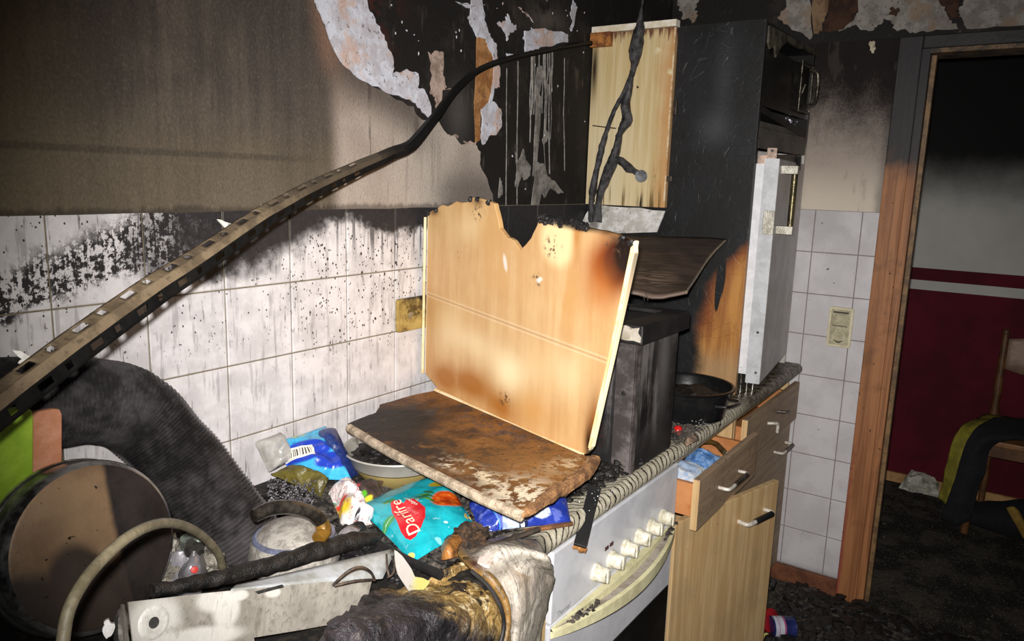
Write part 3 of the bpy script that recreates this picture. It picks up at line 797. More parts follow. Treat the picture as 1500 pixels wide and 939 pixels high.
# upper door: sooty gloss leaf just inside the frame, with its frame-like grip
ud = obj('upper_door', MB().box(TX0+.020, TX1-.02, TY+.006, TY+.022, 1.727, 1.895), GLOSSB, parent=tc, smooth=0)
gh = MB(); gx0, gx1, gz0, gz1 = 2.10, 2.235, 1.745, 1.90
for p_, q_ in (((gx0, gz0), (gx1, gz0)), ((gx0, gz0), (gx0, gz1)), ((gx1, gz0), (gx1, gz1)), ((gx0, gz1), (gx1, gz1))):
    gh.tube([(p_[0], TY-.006, p_[1]), (q_[0], TY-.006, q_[1])], .003, 8)
gh.tube([(2.20, TY-.004, 1.765), (2.215, TY-.03, 1.78), (2.215, TY-.03, 1.87), (2.20, TY-.004, 1.885)], .006, 10, smooth=3)
gh.tube([(2.13, TY-.004, 1.80), (2.135, TY-.012, 1.83)], .004, 8)
for q_ in ((gx0, gz0), (gx0, gz1), (gx1, gz0), (gx1, gz1)): gh.tube([(q_[0], TY+.008, q_[1]), (q_[0], TY-.006, q_[1])], .003, 8)
obj('handle', gh, simple('smoked_chrome', H('6f695c'), H('2e2b26'), 40, .3, .8), parent=ud)
fp = MB(); vs_ = [(TX0+.02, TY-.004, 1.945), (2.26, TY-.012, 1.952), (2.27, TY-.012, 1.935), (2.19, TY-.014, 1.932), (2.10, TY-.013, 1.936), (2.02, TY-.012, 1.925), (1.90, TY-.01, 1.93), (1.84, TY-.008, 1.90), (1.81, TY-.006, 1.87), (1.79, TY-.006, 1.90), (1.75, TY-.005, 1.885), (TX0+.022, TY-.004, 1.90)]
fp.slab(vs_, (0, -1, 0), .006)
obj('burnt_front_strip', fp, simple('burnt_edge', H('2a2620'), H('5b5545'), 30, .5), parent=tc, smooth=0)
fl = MB(); R4 = random.Random(9)
for k in range(34):
    x = R4.uniform(1.99, 2.19); zt = 1.726-.042*(x-1.73)/.53
    fl.lump((x, TY+R4.uniform(.012, .05), zt+abs(R4.gauss(.006, .012))*(1-abs(x-2.12)/.2)), (R4.uniform(.004, .012), .006, R4.uniform(.003, .008)), 1, .6)
obj('crumpled_foil', fl, simple('silver_foil', H('d8d8e2'), H('6e6e78'), 60, .25, .9), label='crumpled silver foil on the sagging shelf of the tall cabinet', cat='foil')
# thick lower door, ajar, with white gasket behind it
ta = math.radians(6.5); tv_ = Vector((cos(ta), sin(ta), 0)); tn = Vector((sin(ta), -cos(ta), 0))
tp = Vector((1.735, -.617, 0)); L = .522
def leaf(z0, z1, n0, n1, l0=0, l1=L):
    c = tp+tv_*((l0+l1)/2)-tn*((n0+n1)/2)+Vector((0, 0, (z0+z1)/2))
    return MB().obox(c, tv_*((l1-l0)/2), (0, 0, (z1-z0)/2), tn*((n1-n0)/2))
GREYM = simple('grey_metal_front', H('c4bebc'), H('aca6a4'), 10, .42, bump=.0004)
LIGHTM = simple('light_grey_edge', H('c6c8cc'), H('b2b3b6'), 20, .4, bump=.0003)
WHITEL = simple('white_liner', H('e6e6ea'), H('d4d4d8'), 20, .45, bump=None)
ld = obj('lower_door', leaf(.90, 1.575, .002, .0445), GREYM, parent=tc, label='thick grey door ajar, white gasket behind it', bevel=.002, smooth=0)
obj('door_edge', leaf(.90, 1.575, .003, .0445, -.0012, -.0001), LIGHTM, parent=ld, label='pale edge strip with two screw holes', smooth=0)
obj('gasket', leaf(.925, 1.56, .0447, .068, .004, L-.01), WHITEL, parent=ld, smooth=0)
scr_ = MB()
for q in ((1107, 546), (1110, 487)):
    d_ = ray(*q); n_ = tv_; t_ = (tp-tv_*.0014-CAM).dot(n_)/d_.dot(n_); c = CAM+d_*t_
    obj('screw', MB().lathe([(.004, 0), (.004, .001), (.002, .0012), (.0018, .0002), (0, .0002)], c, -tv_, 12), DARKROD, parent=ld)
hd = MB(); hb0 = tp+tv_*.062
hd.tube([hb0+tn*.034+Vector((0, 0, 1.378)), hb0+tn*.034+Vector((0, 0, 1.535))], .0095, 14, 1)
for zz in (1.368, 1.545):
    hd.obox(hb0+tn*.02+Vector((-.004, 0, zz)), tv_*.014, (0, 0, .012), tn*.0245, 0)
hd.obox(tp-tv_*.002-tn*.018+Vector((0, 0, 1.39)), tv_*.001, (0, 0, .035), tn*.016, 0)
obj('handle', hd, [simple('grey_bracket', H('b3afa4'), H('8d887a'), 30, .4, .3), simple('brass_smoked_rod', H('6b6142'), H('3a3526'), 30, .3, .6)], parent=ld, bevel=.0015)
# concealed hinge hanging loose above that door
hg = MB(); c = at(1130, 235, y=-.585)
hk = (CAM-c); hk.z = 0; hk.normalize(); hr_ = hk.cross(Vector((0, 0, -1))).normalized()
hg.obox(c, hr_*.014, (0, 0, .036), hk*.0025); hg.obox(c-hr_*.020+hk*.004, hr_*.018, (0, 0, .015), hk*.005)
hg.obox(c+hk*.008, hr_*.012, (0, 0, .011), hk*.004)
hm = simple('coppered_steel', H('b09484'), H('857468'), 40, .55, .3)
hgo = obj('hinge', hg, hm, parent=tc, bevel=.001, smooth=0)
hs = MB()
for dz in (-.028, .028): obj('screw_hole', MB().lathe([(.0048, 0), (.0048, .0008), (0, .0008)], c+hk*.0026+Vector((0, 0, dz)), hk, 12), SOOT, parent=hgo)
ar = MB(); ar.bar(c+Vector((.012, .006, 0)), c+Vector((.34, .012, .018)), (0, 0, 1), .03, .012); ar.bar(c+Vector((.30, .0, .03)), c+Vector((.31, .0, -.02)), (0, -1, 0), .012, .01)
obj('hinge_arm', ar, simple('dark_hinge_steel', H('3c3832'), H('1f1d1b'), 40, .35, .7), parent=hgo, smooth=0, bevel=.001)
# wire rack leg below the door
wr_ = MB(); c = Vector((1.745, -.555, Z1))
for dx, dy in ((0, 0), (.03, -.01), (.06, -.02)): wr_.tube([c+Vector((dx, dy, .001)), c+Vector((dx, dy, .05)), c+Vector((dx-.012, dy, .085))], .0022, 6, smooth=3)
wr_.tube([c+Vector((-.01, 0, .03)), c+Vector((.09, -.02, .03)), c+Vector((.2, .03, .03))], .0022, 6, smooth=3)
wr_.tube([c+Vector((-.01, 0, .05)), c+Vector((.09, -.02, .05))], .0022, 6)
obj('wire_rack', wr_, STEEL, label='small bent wire rack on the worktop under the grey door', cat='rack')

# wall unit: only its right flank is left, screwed to the tall cabinet's side
def m_flank():
    mt = begin('bare_pine_flank'); p = POS(); x, y, z = xyz(p); n = noise(p, 9, 5, .65); g = noise(comb(x, y*70, z*3), 1, 5, .65); g2 = noise(comb(x, y*120, z*14), 1, 4, .65)
    c = mix(sm(.3, .7, g), H('d3bf95'), H('c4ac7c')); c = mix(sm(.16, 0, M('ABSOLUTE', y+.07))*sm(1.85, 1.6, z)*.35, c, H('e9dfc3'))
    c = mix(sm(-.22, -.285, y+(n-.5)*.05)*.65, c, H('b87a3c'))
    c = mix(sm(1.925, 1.96, z+(g2-.5)*.09)*.9, c, H('5a281c'))
    c = mix(sm(1.50, 1.43, z)*sm(.52, .64, g)*.9, c, H('6b5530'))
    c = mix(gs(y, z, (-.014, 1.85), .012, .09), c, H('2a1d10'))
    c = mix(gs(y, z, (-.20, 1.43), .012, .03)*sm(.4, .5, g), c, H('15110c'))
    c = mix(sm(.46, .44, g2)*gs(y, z, (-.245, 1.47), .004, .06), c, H('35220f'))
    q = comb(0.0, y, z); c = mix(sm(.10, .07, vor(q, 18))*sm(.6, .62, noise(q, 11, 1, .4)), c, H('4d3a22'))
    fin(c, .6, 0, (g, .001), .3); return mt
FX = 1.692
wu = thing('wall_cabinet', 'burnt-out wall cabinet: bare pine flank and white top edge left beside the black panel', 'cabinet', (1.70, -.15, 1.35))
obj('flank', MB().box(FX, TX0-.0005, -.286, -.004, 1.42, 1.957), m_flank(), parent=wu, smooth=0, bevel=.001)
obj('top_edge', MB().add([(FX-.012, .0-.004, 1.958), (FX-.012, -.290, 1.958), (TX0-.001, -.29, 1.958), (TX0-.001, -.004, 1.958), (FX-.012, -.004, 1.977), (FX-.012, -.29, 1.977), (TX0-.001, -.29, 1.977), (TX0-.001, -.004, 1.977)], [(0, 3, 2, 1), (4, 5, 6, 7), (0, 1, 5, 4), (1, 2, 6, 5), (2, 3, 7, 6), (3, 0, 4, 7)]), simple('white_top_edge', H('efe9dc'), H('d8c9ae'), 30, .5), parent=wu, smooth=0)
obj('front_edging', MB().box(FX-.006, FX-.0003, -.288, -.283, 1.44, 1.955), simple('cream_edging', H('e0c9a8'), H('b98a58'), 20, .5), parent=wu, smooth=0)
obj('back_stub', MB().box(FX-.02, FX-.0004, -.075, -.004, 1.915, 1.9578), simple('scorched_orange_stub', H('b8793a'), H('6a3a1c'), 30, .6), parent=wu, smooth=0)
PLUG = simple('pale_plug', H('e6d6b0'), H('c9b486'), 30, .5)
for q, r_ in (((963, 75), .011), ((982, 105), .009)): obj('cam_dowel', MB().lathe([(r_, 0), (r_, .003), (r_*.4, .0035), (0, .0035)], at(*q, x=FX), (-1, 0, 0), 16), PLUG, parent=wu)
sc_ = MB().tube([at(868, 184, x=FX-.004), at(884, 186, x=FX-.012), at(902, 188, x=FX-.02)], .0018, 6)
obj('nail', sc_, DARKROD, parent=wu)
obj('lower_sheet', MB().slab(jag([at(845, 338, x=1.66), at(866, 302, x=1.70), at(880, 300, x=1.70), at(920, 304, x=1.70), at(974, 309, x=1.70), at(962, 340, x=1.66), at(900, 342, x=1.66)], .003, 3, 8), (-1, 0, .2), .004), m_flake('soiled_white_board', 'e4e2e0', 'bfbbb4', '4c463c'), parent=wu, label='soiled white lower strip, bent towards the room', smooth=0)
# bolt and clip on the flank's front edge
obj('clip', MB().obox(at(989, 158, x=1.70), (.006, 0, 0), (0, .006, 0), (0, 0, .022)), DARKROD, parent=wu, smooth=0, bevel=.001)
obj('clip', MB().obox(at(981, 262, x=1.69), (.006, 0, 0), (0, .008, 0), (0, 0, .008)), DARKROD, parent=wu, smooth=0, bevel=.001)

# charred cable with a melted lamp holder, hanging before the flank
CB = MB(); XC = 1.655
def cp_(pts, x=XC): return [at(a, b, x=x) for a, b in pts]
CHARC = simple('charred_insulation', H('1b1a1c'), H('4a4749'), 45, .55, bump=.004)
CB = MB()
CB.tube(cp_([(946, -60), (940, 15), (936, 45), (931, 75), (929, 95), (926, 108)]), [.004, .006, .016, .022, .011, .007], 10, smooth=4)
CB.tube(cp_([(926, 108), (914, 135), (900, 162), (890, 188), (882, 215), (875, 245), (869, 275), (866, 300), (868, 325)]), [.007, .007, .006, .007, .011, .009, .013, .009, .014], 9, smooth=4)
CB.tube(cp_([(926, 108), (922, 130), (916, 155), (919, 175), (908, 195), (904, 215), (896, 240), (884, 270), (877, 295), (874, 325)]), [.007, .010, .014, .018, .010, .013, .019, .016, .010, .018], 9, smooth=4)
CB.tube(cp_([(899, 232), (910, 236), (921, 246), (929, 250), (937, 256)]), [.011, .012, .015, .009, .010], 9, smooth=4)
for i, v in enumerate(CB.v): CB.v[i] = v+Vector((0, mn.noise(v*90)*.004, mn.noise(v*70+Vector((9, 0, 0)))*.004))
cb = obj('charred_cable', CB, CHARC, label='charred forked cable hanging down in front of the pale pine board', cat='cable')
obj('lamp_holder', MB().lathe([(.011, -.018), (.018, -.004), (.019, .003), (.014, .004), (0, .0045)], at(939, 258, x=XC-.01), (-.8, -.5, .15), 20), simple('grey_burnt_plastic', H('777b80'), H('4a4c50'), 50, .5), parent=cb, label='round grey end of a melted lamp holder')

# soot-black box with a thick rim
def m_boxm():
    mt = begin('soot_streaked_metal'); p = POS(); x, y, z = xyz(p); n = noise(p, 8, 5, .65); s = noise(comb(x*26, y*26, z*2.2), 1, 4, .6)
    c = mix(sm(.3, .7, n), H('1a191a'), H('2b292a'))
    c = mix(sm(.46, .68, s*.7+n*.3)*sm(.88, 1.02, z)*.8, c, H('86807d'))
    c = mix(gs(x, z, (1.05, 1.1), .035, .12)*.5, c, H('8b8684'))
    c = mix(sm(.6, .72, noise(p, 14, 4, .6))*sm(1.02, .9, z)*.5, c, H('3d2018'))
    fin(c, .5, .15, (n, .001), .45); return mt
BM = m_boxm()
bx = thing('metal_box', 'tall soot-black metal box with a thick rim standing on the worktop', 'box', (1.01, -.40, Z1))
obj('body', MB().box(.897, 1.128, -.588, -.20, Z1+.001, 1.165), BM, parent=bx, bevel=.004, smooth=0)
obj('corner_strip', MB().box(.894, .8968, -.5895, -.545, Z1+.004, 1.16).box(.894, .915, -.5912, -.5883, Z1+.004, 1.16), simple('worn_corner', H('6a6260'), H('3a3534'), 12, .5), parent=bx, smooth=0)
obj('rivet', MB().lathe([(.006, 0), (.005, .003), (0, .0036)], (.8938, -.566, 1.045), (-1, 0, 0), 14), STEEL, parent=bx)
rim = MB().box(.880, 1.142, -.608, -.552, 1.158, 1.20).box(.880, 1.142, -.22, -.18, 1.158, 1.20).box(1.10, 1.142, -.552, -.22, 1.158, 1.20).box(.880, .91, -.552, -.22, 1.158, 1.20)
obj('rim', rim, SOOT, parent=bx, bevel=.003, smooth=0)
obj('lid', MB().box(.91, 1.10, -.552, -.22, 1.175, 1.192), SOOT, parent=bx, smooth=0)
obj('broken_end', MB().slab(jag([Vector((.8795, -.604, 1.164)), Vector((.8795, -.556, 1.166)), Vector((.8795, -.556, 1.196)), Vector((.8795, -.600, 1.196))], .004, 3, 3), (-1, 0, 0), .004), m_flake('raw_chipboard', 'b5ada0', '8f8574', '4a4034'), parent=bx, label='pale broken end of the rim', smooth=0)

# buckled sheet lying on that box
BS = MB()
def bs(a, b, x): return at(a, b, x=x)
BS.patch([[bs(800, 338, 1.25), bs(930, 346, 1.40), bs(1000, 348, 1.52), bs(1066, 350, 1.64)],
          [bs(800, 365, 1.18), bs(925, 372, 1.32), bs(985, 373, 1.42), bs(1040, 378, 1.50)],
          [bs(800, 398, 1.10), bs(920, 402, 1.18), bs(972, 404, 1.24), bs(1019, 410, 1.30)],
          [bs(800, 420, 1.02), bs(918, 429, 1.06), bs(962, 436, 1.10), bs(1006, 428, 1.14)]], 30, 24, .003, 12)
def m_buck():
    mt = begin('scorched_sheet'); u, v = UVS(); p = POS(); n = noise(p, 7, 5, .65); s = noise(comb(u*3, v*26, 0.0), 1, 4, .6)
    c = mix(sm(.3, .75, n*.5+s*.5), H('3b312b'), H('5a4a40')); c = mix(sm(.35, .2, v)*.6, c, H('2c2622'))
    c = mix(gs(u, v, (.55, .72), .2, .16)*sm(.4, .6, s), c, H('86705f')); c = mix(sm(.93, 1.0, v+(n-.5)*.1), c, H('6b5a50'))
    c = mix(sm(.978, .995, u), c, H('8a7a66'))
    fin(c, .5, 0, (s*.4+n*.6, .003), .4); return mt
obj('scorched_sheet', BS, m_buck(), label='buckled dark brown sheet lying across the black box', cat='sheet', solid=.006)
bso = bpy.data.objects['scorched_sheet']
for px_ in (941, 946): obj('staple', MB().tube([at(px_, 430, x=1.085), at(px_+3, 440, x=1.06)], .0011, 6), STEEL, parent=bso)

# black stock pot
POTC = (1.41, -.51)
BLK = simple('black_enamel', H('111112'), H('1e1d1d'), 12, .3, bump=.0006, spec=.5)
sp_ = thing('stock_pot', 'black round pot on the worktop in front of the tall cabinet', 'pot', (*POTC, Z1))
obj('body', MB().lathe([(.0, .002), (.098, .002), (.106, .008), (.119, .083), (.127, .088), (.128, .092), (.122, .092), (.115, .084), (.103, .012), (0, .010)], (*POTC, Z1), seg=56, close=False), BLK, parent=sp_, smooth=40)
obj('handle', MB().tube([(POTC[0]-.02-.05, POTC[1]-.108, Z1+.062), (POTC[0]-.06, POTC[1]-.140, Z1+.064), (POTC[0]+.02, POTC[1]-.143, Z1+.060), (POTC[0]+.035, POTC[1]-.107, Z1+.058)], .004, 8, smooth=4), BLK, parent=sp_)
obj('burnt_contents', MB().lump((POTC[0], POTC[1], Z1+.052), (.094, .094, .028), 3, .25, 9), ASH, parent=sp_)
rb = at(993, 632, z=Z1+.012)
obj('red_ball', MB().lump((rb.x, rb.y, Z1+.014), (.012, .012, .0135), 2, .08), simple('red_plastic', H('d0201e'), H('a81414'), 10, .35, bump=None), label='small bright red ball in the ash beside the black pot', cat='ball')

# ------------------------------------------------------------------ scorched L-shaped appliance casing
PA, PB = at(640, 570, z=.975), at(865, 667, z=.975)
FP = Frame(PA, PB-PA, (0, 0, 1))
out_ = [(626, 312), (640, 306), (647, 300), (655, 302), (668, 295), (684, 296), (690, 289), (706, 291), (724, 298), (728, 314), (732, 334), (742, 347), (752, 352), (761, 366), (770, 358), (778, 348), (784, 335), (789, 321), (802, 323), (818, 325), (832, 329), (850, 331), (872, 336), (900, 342), (930, 353), (929, 372), (866, 655), (856, 666), (750, 622), (642, 572), (630, 556), (622, 546)]
def m_panel():
    mt = begin('scorched_cream_plastic'); u, v = UVS(); p = OBJ(); n = noise(p, 5, 5, .6); f = noise(comb(u*26, v*3.0, 0.0), 1, 4, .6); g = noise(p, 60, 4, .65)
    P_ = FP.px
    c = mix(sm(.3, .7, f*.5+n*.5), H('cfab7a'), H('bd9260'))
    def add(m_, col, k=1.0):
        nonlocal c; c = mix(cl(m_*k), c, H(col))
    pale = gs(u, v, P_(745, 553), .055, .045)+gs(u, v, P_(830, 545), .05, .05)*.55+gs(u, v, P_(655, 480), .05, .06)*.5+gs(u, v, P_(690, 500), .09, .03)*.5+gs(u, v, P_(740, 530), .12, .035)*.4
    add(pale, 'e8d2a6', .85)  # partly the flash's hot glow, painted into the cream colour
    add(gs(u, v, P_(690, 330), .05, .035)*.5, 'e8cfa0'); add(el(u, v, P_(818, 352), .052, .050, .1, .3), 'ecd2a0', .85)
    brn = gs(u, v, P_(650, 553), .055, .035)*1.2+gs(u, v, P_(690, 562), .07, .035)*1.2+gs(u, v, P_(735, 597), .06, .035)
    add(brn*sm(.25, .6, f*.4+n*.6+.1), 'a2672a', 1.0)
    add(gs(u, v, P_(780, 600), .05, .04), 'c58d4c', .7)
    add(gs(u, v, P_(870, 640), .025, .09)*1.2, '7a4212', .9); add(gs(u, v, P_(862, 648), .010, .035), '2a1608')
    add(gs(u, v, P_(745, 400), .10, .05)*sm(.4, .6, f), 'c89a62', .7); add(gs(u, v, P_(830, 440), .05, .07)*sm(.35, .6, f), 'c39358', .75); add(gs(u, v, P_(720, 345), .05, .05), 'c39458', .6)
    add(gs(u, v, P_(845, 345), .012, .05), 'b07a3c', .9)
    add(gs(u, v, P_(893, 392), .060, .050)*1.4, '9a4c16', .95); add(gs(u, v, P_(902, 385), .036, .044)*1.7, '5a240a', .95); add(gs(u, v, P_(915, 372), .026, .036)*1.8, '160a05', 1.0); add(gs(u, v, P_(880, 425), .035, .04), 'b06a2c', .6)
    for q in ((636, 311), (700, 296), (850, 331), (812, 322), (890, 340)): add(gs(u, v, P_(*q), .02, .008), '5c3a1c', .8)
    top = el(u, v, P_(850, 328), .09, .012, -.02, .5); add(top, '1a1411', .9)
    for q, a_ in (((700, 312), .022), ((810, 362), .025), ((787, 410), .016), ((740, 585), .02), ((900, 362), .022), ((672, 372), .01)):
        add(el(u, v, P_(*q), a_, a_*.8, 0, .5)*sm(.56, .62, noise(p, 95, 4, .7)), '4a3526', .9)
    add(el(u, v, P_(740, 385), .006, .018, .3, .4)+el(u, v, P_(790, 410), .010, .005, .4, .4), 'e9dcd4', .8)
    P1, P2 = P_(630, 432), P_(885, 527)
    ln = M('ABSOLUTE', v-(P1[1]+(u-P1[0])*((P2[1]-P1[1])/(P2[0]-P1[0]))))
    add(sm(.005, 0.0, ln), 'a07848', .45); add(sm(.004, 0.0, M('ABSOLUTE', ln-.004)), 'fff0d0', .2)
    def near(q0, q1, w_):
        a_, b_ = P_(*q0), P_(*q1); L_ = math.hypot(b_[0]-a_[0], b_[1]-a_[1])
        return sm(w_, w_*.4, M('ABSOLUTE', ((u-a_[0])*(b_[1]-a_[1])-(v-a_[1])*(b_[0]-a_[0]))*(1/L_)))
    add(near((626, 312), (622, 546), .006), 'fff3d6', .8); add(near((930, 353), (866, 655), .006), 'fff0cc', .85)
    fin(c, .38, 0, (n*.6+g*.15, .0015), .4); return mt
MP = m_panel()
lp = thing('appliance_casing', 'large scorched cream plastic casing, L-shaped, upright with a jagged burnt top edge', 'casing', (.70, -.32, Z1))
outw = jag([FP.w(*FP.px(*q)) for q in out_], .0018, 2, 6)
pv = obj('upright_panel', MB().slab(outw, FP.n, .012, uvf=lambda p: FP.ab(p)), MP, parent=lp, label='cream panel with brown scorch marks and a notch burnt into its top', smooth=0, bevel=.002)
LIP = simple('pale_lip', H('ecd9b0'), H('d9b880'), 12, .4, bump=None)
lipm = MB()
lipm.tube([FP.w(*FP.px(*q), .004) for q in ((625, 318), (623, 430), (621, 546))], .0035, 8)
lipm.tube([FP.w(*FP.px(*q), .004) for q in ((929, 362), (905, 478), (866, 655))], .0034, 8)
lipm.tube([FP.w(*FP.px(*q), .006) for q in ((641, 571), (750, 621), (856, 666))], .0055, 8)
obj('raised_lip', lipm, LIP, parent=pv)
# charred lumps on its top edge
ce = MB()
for k in range(60):
    t = random.random(); a_, b_ = 793+t*70, 321+t*13
    ce.lump(FP.w(*FP.px(a_+random.uniform(-4, 4), b_+random.uniform(-5, 4)), random.uniform(-.008, .004)), (random.uniform(.003, .008),)*3, 1, .6)
for q in ((690, 292), (700, 292), (716, 297), (640, 308), (628, 313), (925, 356), (912, 350)): ce.lump(FP.w(*FP.px(*q), 0), (.008, .006, .006), 1, .6)
obj('charred_edge', ce, SOOT, parent=lp, kind='stuff')
# base plate
FB = Frame(PA+Vector((0, 0, -.001)), PB-PA, (-1, .3, 0))
if FB.n.z < 0: FB.n = -FB.n
outb = [(641, 571), (606, 578), (556, 592), (550, 604), (534, 610), (509, 620), (570, 655), (640, 690), (700, 720), (764, 748), (800, 722), (846, 694), (872, 668), (858, 667)]
def m_plate():
    mt = begin('charred_base_plate'); u, v = UVS(); p = OBJ(); n = noise(p, 12, 6, .7); f = noise(p, 34, 5, .7); g = noise(p, 110, 4, .7); P_ = FB.px
    c = mix(sm(.35, .65, n), H('8a5c2c'), H('5d3a1c'))
    def add(m_, col, k=1.0):
        nonlocal c; c = mix(cl(m_*k), c, H(col))
    add(gs(u, v, P_(560, 618), .10, .14)*1.7*sm(.25, .55, n+.1), '151110', 1); add(gs(u, v, P_(600, 650), .16, .06)*1.2*sm(.3, .6, n+.08), '201714')
    add(sm(.5, .62, f)*sm(.45, .6, n), '2b2019', .8)
    add(gs(u, v, P_(730, 625), .12, .05)*sm(.45, .6, f), '3a3a48', .8); add(gs(u, v, P_(640, 600), .06, .05)*sm(.5, .6, f), '4a4a50', .7)
    add(gs(u, v, P_(800, 690), .12, .08)*sm(.35, .6, n), 'a8763e', .7)
    add(gs(u, v, P_(765, 722), .07, .06)*sm(.45, .55, f+.04), 'e9dac0'); add(gs(u, v, P_(715, 700), .10, .02)*sm(.5, .56, f), 'e4d2b2'); add(gs(u, v, P_(655, 680), .03, .015)*sm(.45, .5, f), 'd8c8b2')
    add(gs(u, v, P_(835, 680), .03, .05)*sm(.45, .55, f), 'cdb08a')
    add(sm(.62, .66, g), '1a1512', .6); add(sm(.82, .86, noise(p, 60, 3, .6)), 'cbb89a', .6)
    fin(c, .6, 0, (n*.4+f*.6, .004), .4); return mt
wb_ = [FB.w(*FB.px(*q)) for q in outb]
bp = obj('base_plate', MB().slab(jag(wb_, .0022, 3, 12), (0, 0, 1), .018, uvf=lambda p: FB.ab(p)), m_plate(), parent=lp, label='charred brown base plate lying flat', smooth=0, bevel=.002)
er = MB()
er.tube([FB.w(*FB.px(*q), -.008) for q in ((512, 622), (570, 656), (640, 691), (700, 721), (764, 749))], .0095, 10, smooth=3)
obj('front_rim', er, simple('pale_ash_rim', H('c4b19a'), H('8a7a66'), 40, .6, bump=.003), parent=bp)
er = MB()
er.tube([FB.w(*FB.px(*q), -.008) for q in ((765, 748), (802, 722), (848, 694), (872, 670))], [.007, .012, .014, .010], 9, smooth=6)
for i, v in enumerate(er.v): er.v[i] = v+Vector((mn.noise(v*60), mn.noise(v*60+Vector((4, 0, 0))), mn.noise(v*50+Vector((0, 4, 0)))))*.005
obj('broken_rim', er, simple('broken_brown_rim', H('a87a50'), H('6a4a30'), 50, .7, bump=.004), parent=bp, label='broken brown right-hand rim')
# blocks that carry the plate
obj('charred_block', MB().lump((.80, -.46, .895), (.06, .06, .05), 3, .15, 5, flat=None), ASH, label='charred lump carrying the base plate of the cream casing', cat='debris')

# ------------------------------------------------------------------ bowl with burnt food under the plate
BC = (.572, -.205)
def m_bowl():
    mt = begin('two_tone_bowl'); p = OBJ(); x, y, z = xyz(p); n = noise(p, 16, 4, .6)
    c = mix(sm(.040, .042, z), mix(n, H('b8a468'), H('9c8a54')), mix(n, H('b9b5ac'), H('97928a')))
    c = mix(sm(.0415, .0405, z)*sm(.038, .039, z), c, H('4a4030'))
    c = mix(sm(.78, .86, n)*.7, c, H('4a4236')); fin(c, .4, 0, None, .5); return mt
bo = thing('bowl', 'yellow bowl with a grey rim band, full of burnt food, half under the plate', 'bowl', (*BC, Z1))
obj('body', MB().lathe([(0, .002), (.062, .002), (.072, .006), (.096, .040), (.110, .068), (.114, .070), (.113, .073), (.107, .071), (.092, .042), (.066, .010), (0, .008)], (*BC, Z1), seg=56, close=False), m_bowl(), parent=bo, smooth=50)
bc = MB(); rows = []
bc.lump((BC[0], BC[1], Z1+.052), (.088, .088, .024), 4, .22, 16)
obj('burnt_food', bc, ASH, parent=bo)

# ------------------------------------------------------------------ packets
def plane3(q, z): return [at(a_, b_, z=zz) for (a_, b_), zz in zip(q, z)]
# turquoise sweets bag
BGC = [at(524, 742, z=.884), at(648, 696, z=.893), at(698, 772, z=.884), at(603, 822, z=.876)]
FG = Frame(BGC[0], BGC[1]-BGC[0], BGC[3]-BGC[0])
if FG.n.z < 0: FG.n = -FG.n
FG.o = FG.o+FG.n*.024
def m_bag():
    mt = begin('printed_turquoise_film'); u, v = UVS(); p = OBJ(); P_ = FG.px; n = noise(p, 30, 4, .6)
    c = mix(sm(.3, .7, n), H('1fb0bd'), H('179aa8'))
    def E(px_, rx, ry, ang, col, k=1.0, soft=.1, m_=None):
        nonlocal c
        e = el(u, v, P_(*px_), rx, ry, ang, soft)
        if m_ is not None: e = e*m_
        c = mix(e*k, c, H(col))
    dv = vor(comb(u, v, 0.0), 95)
    E((648, 706), .028, .014, .3, 'b5a22a')
    E((656, 730), .039, .027, -.35, 'e2641e'); E((656, 730), .039, .027, -.35, 'f09a3a', .9, .3, sm(.3, .1, dv)); E((656, 730), .039, .027, -.35, 'c63c18', .8, .2, sm(.5, .62, dv))
    E((685, 745), .014, .006, -.7, 'e8c840', .8)
    for dx, dy, an in ((0, 0, .9), (-5, -3, .5), (4, 6, 1.2), (-3, 5, .7), (-8, 1, .2), (2, -6, 1.0)): E((626+dx, 728+dy), .014, .0035, an+.4, '5c9a34' if dx % 2 else '2f6a2c', 1, .3)
    E((604, 737), .018, .010, -.35, '9fc9b4', .9); E((604, 737), .017, .004, -.45, '3f8a66', .8)
    E((570, 734), .012, .007, .4, '3f8c46'); E((569, 758), .015, .009, -.35, '3a9550'); E((569, 758), .014, .001, -.35, 'a8cf9a')
    E((677, 777), .0075, .0060, 0, 'f0c02a'); E((658, 780), .007, .005, 0, 'e6a890'); E((596, 800), .013, .008, .3, 'e9c06a'); E((628, 799), .006, .004, 0, 'c04a3c')
    E((653, 761), .004, .003, .5, 'bfe6ec'); E((642, 779), .006, .004, .5, '9ad8de', .6)
    c = mix(sm(.78, .84, noise(p, 80, 2, .5))*.3, c, H('e8f6f8'))
    fin(c, .22, 0, (n, .0015), .5, coat=.5); return mt
gb = MB().pillow(BGC, .029, 40, .0045, 20, uvf=lambda p: FG.ab(p), seed=2, crease=.9)
sb = obj('sweets_bag', gb, m_bag(), label='turquoise sweets bag with a pineapple and a red name badge lying on the rubble', cat='bag', smooth=60)
bvh = BVHTree.FromPolygons([tuple(v) for v in gb.v], gb.f)
def drape(fr, pts2, off):
    out = []
    for a_, b_ in pts2:
        h = bvh.ray_cast(fr.w(a_, b_, .2), -fr.n)
        out.append((h[0] if h[0] is not None else fr.w(a_, b_, .02))+fr.n*off)
    return out
badge = [(a_+3, b_-3) for a_, b_ in [(569, 741), (573, 737), (581, 738), (588, 743), (594, 737), (602, 738), (612, 744), (620, 752), (620, 763), (614, 775), (606, 784), (598, 787), (591, 784), (584, 776), (578, 764), (571, 752)]]
bp2 = [FG.px(*q) for q in badge]
cxy = (sum(q[0] for q in bp2)/len(bp2), sum(q[1] for q in bp2)/len(bp2))
N_ = 9; pts2 = [cxy]
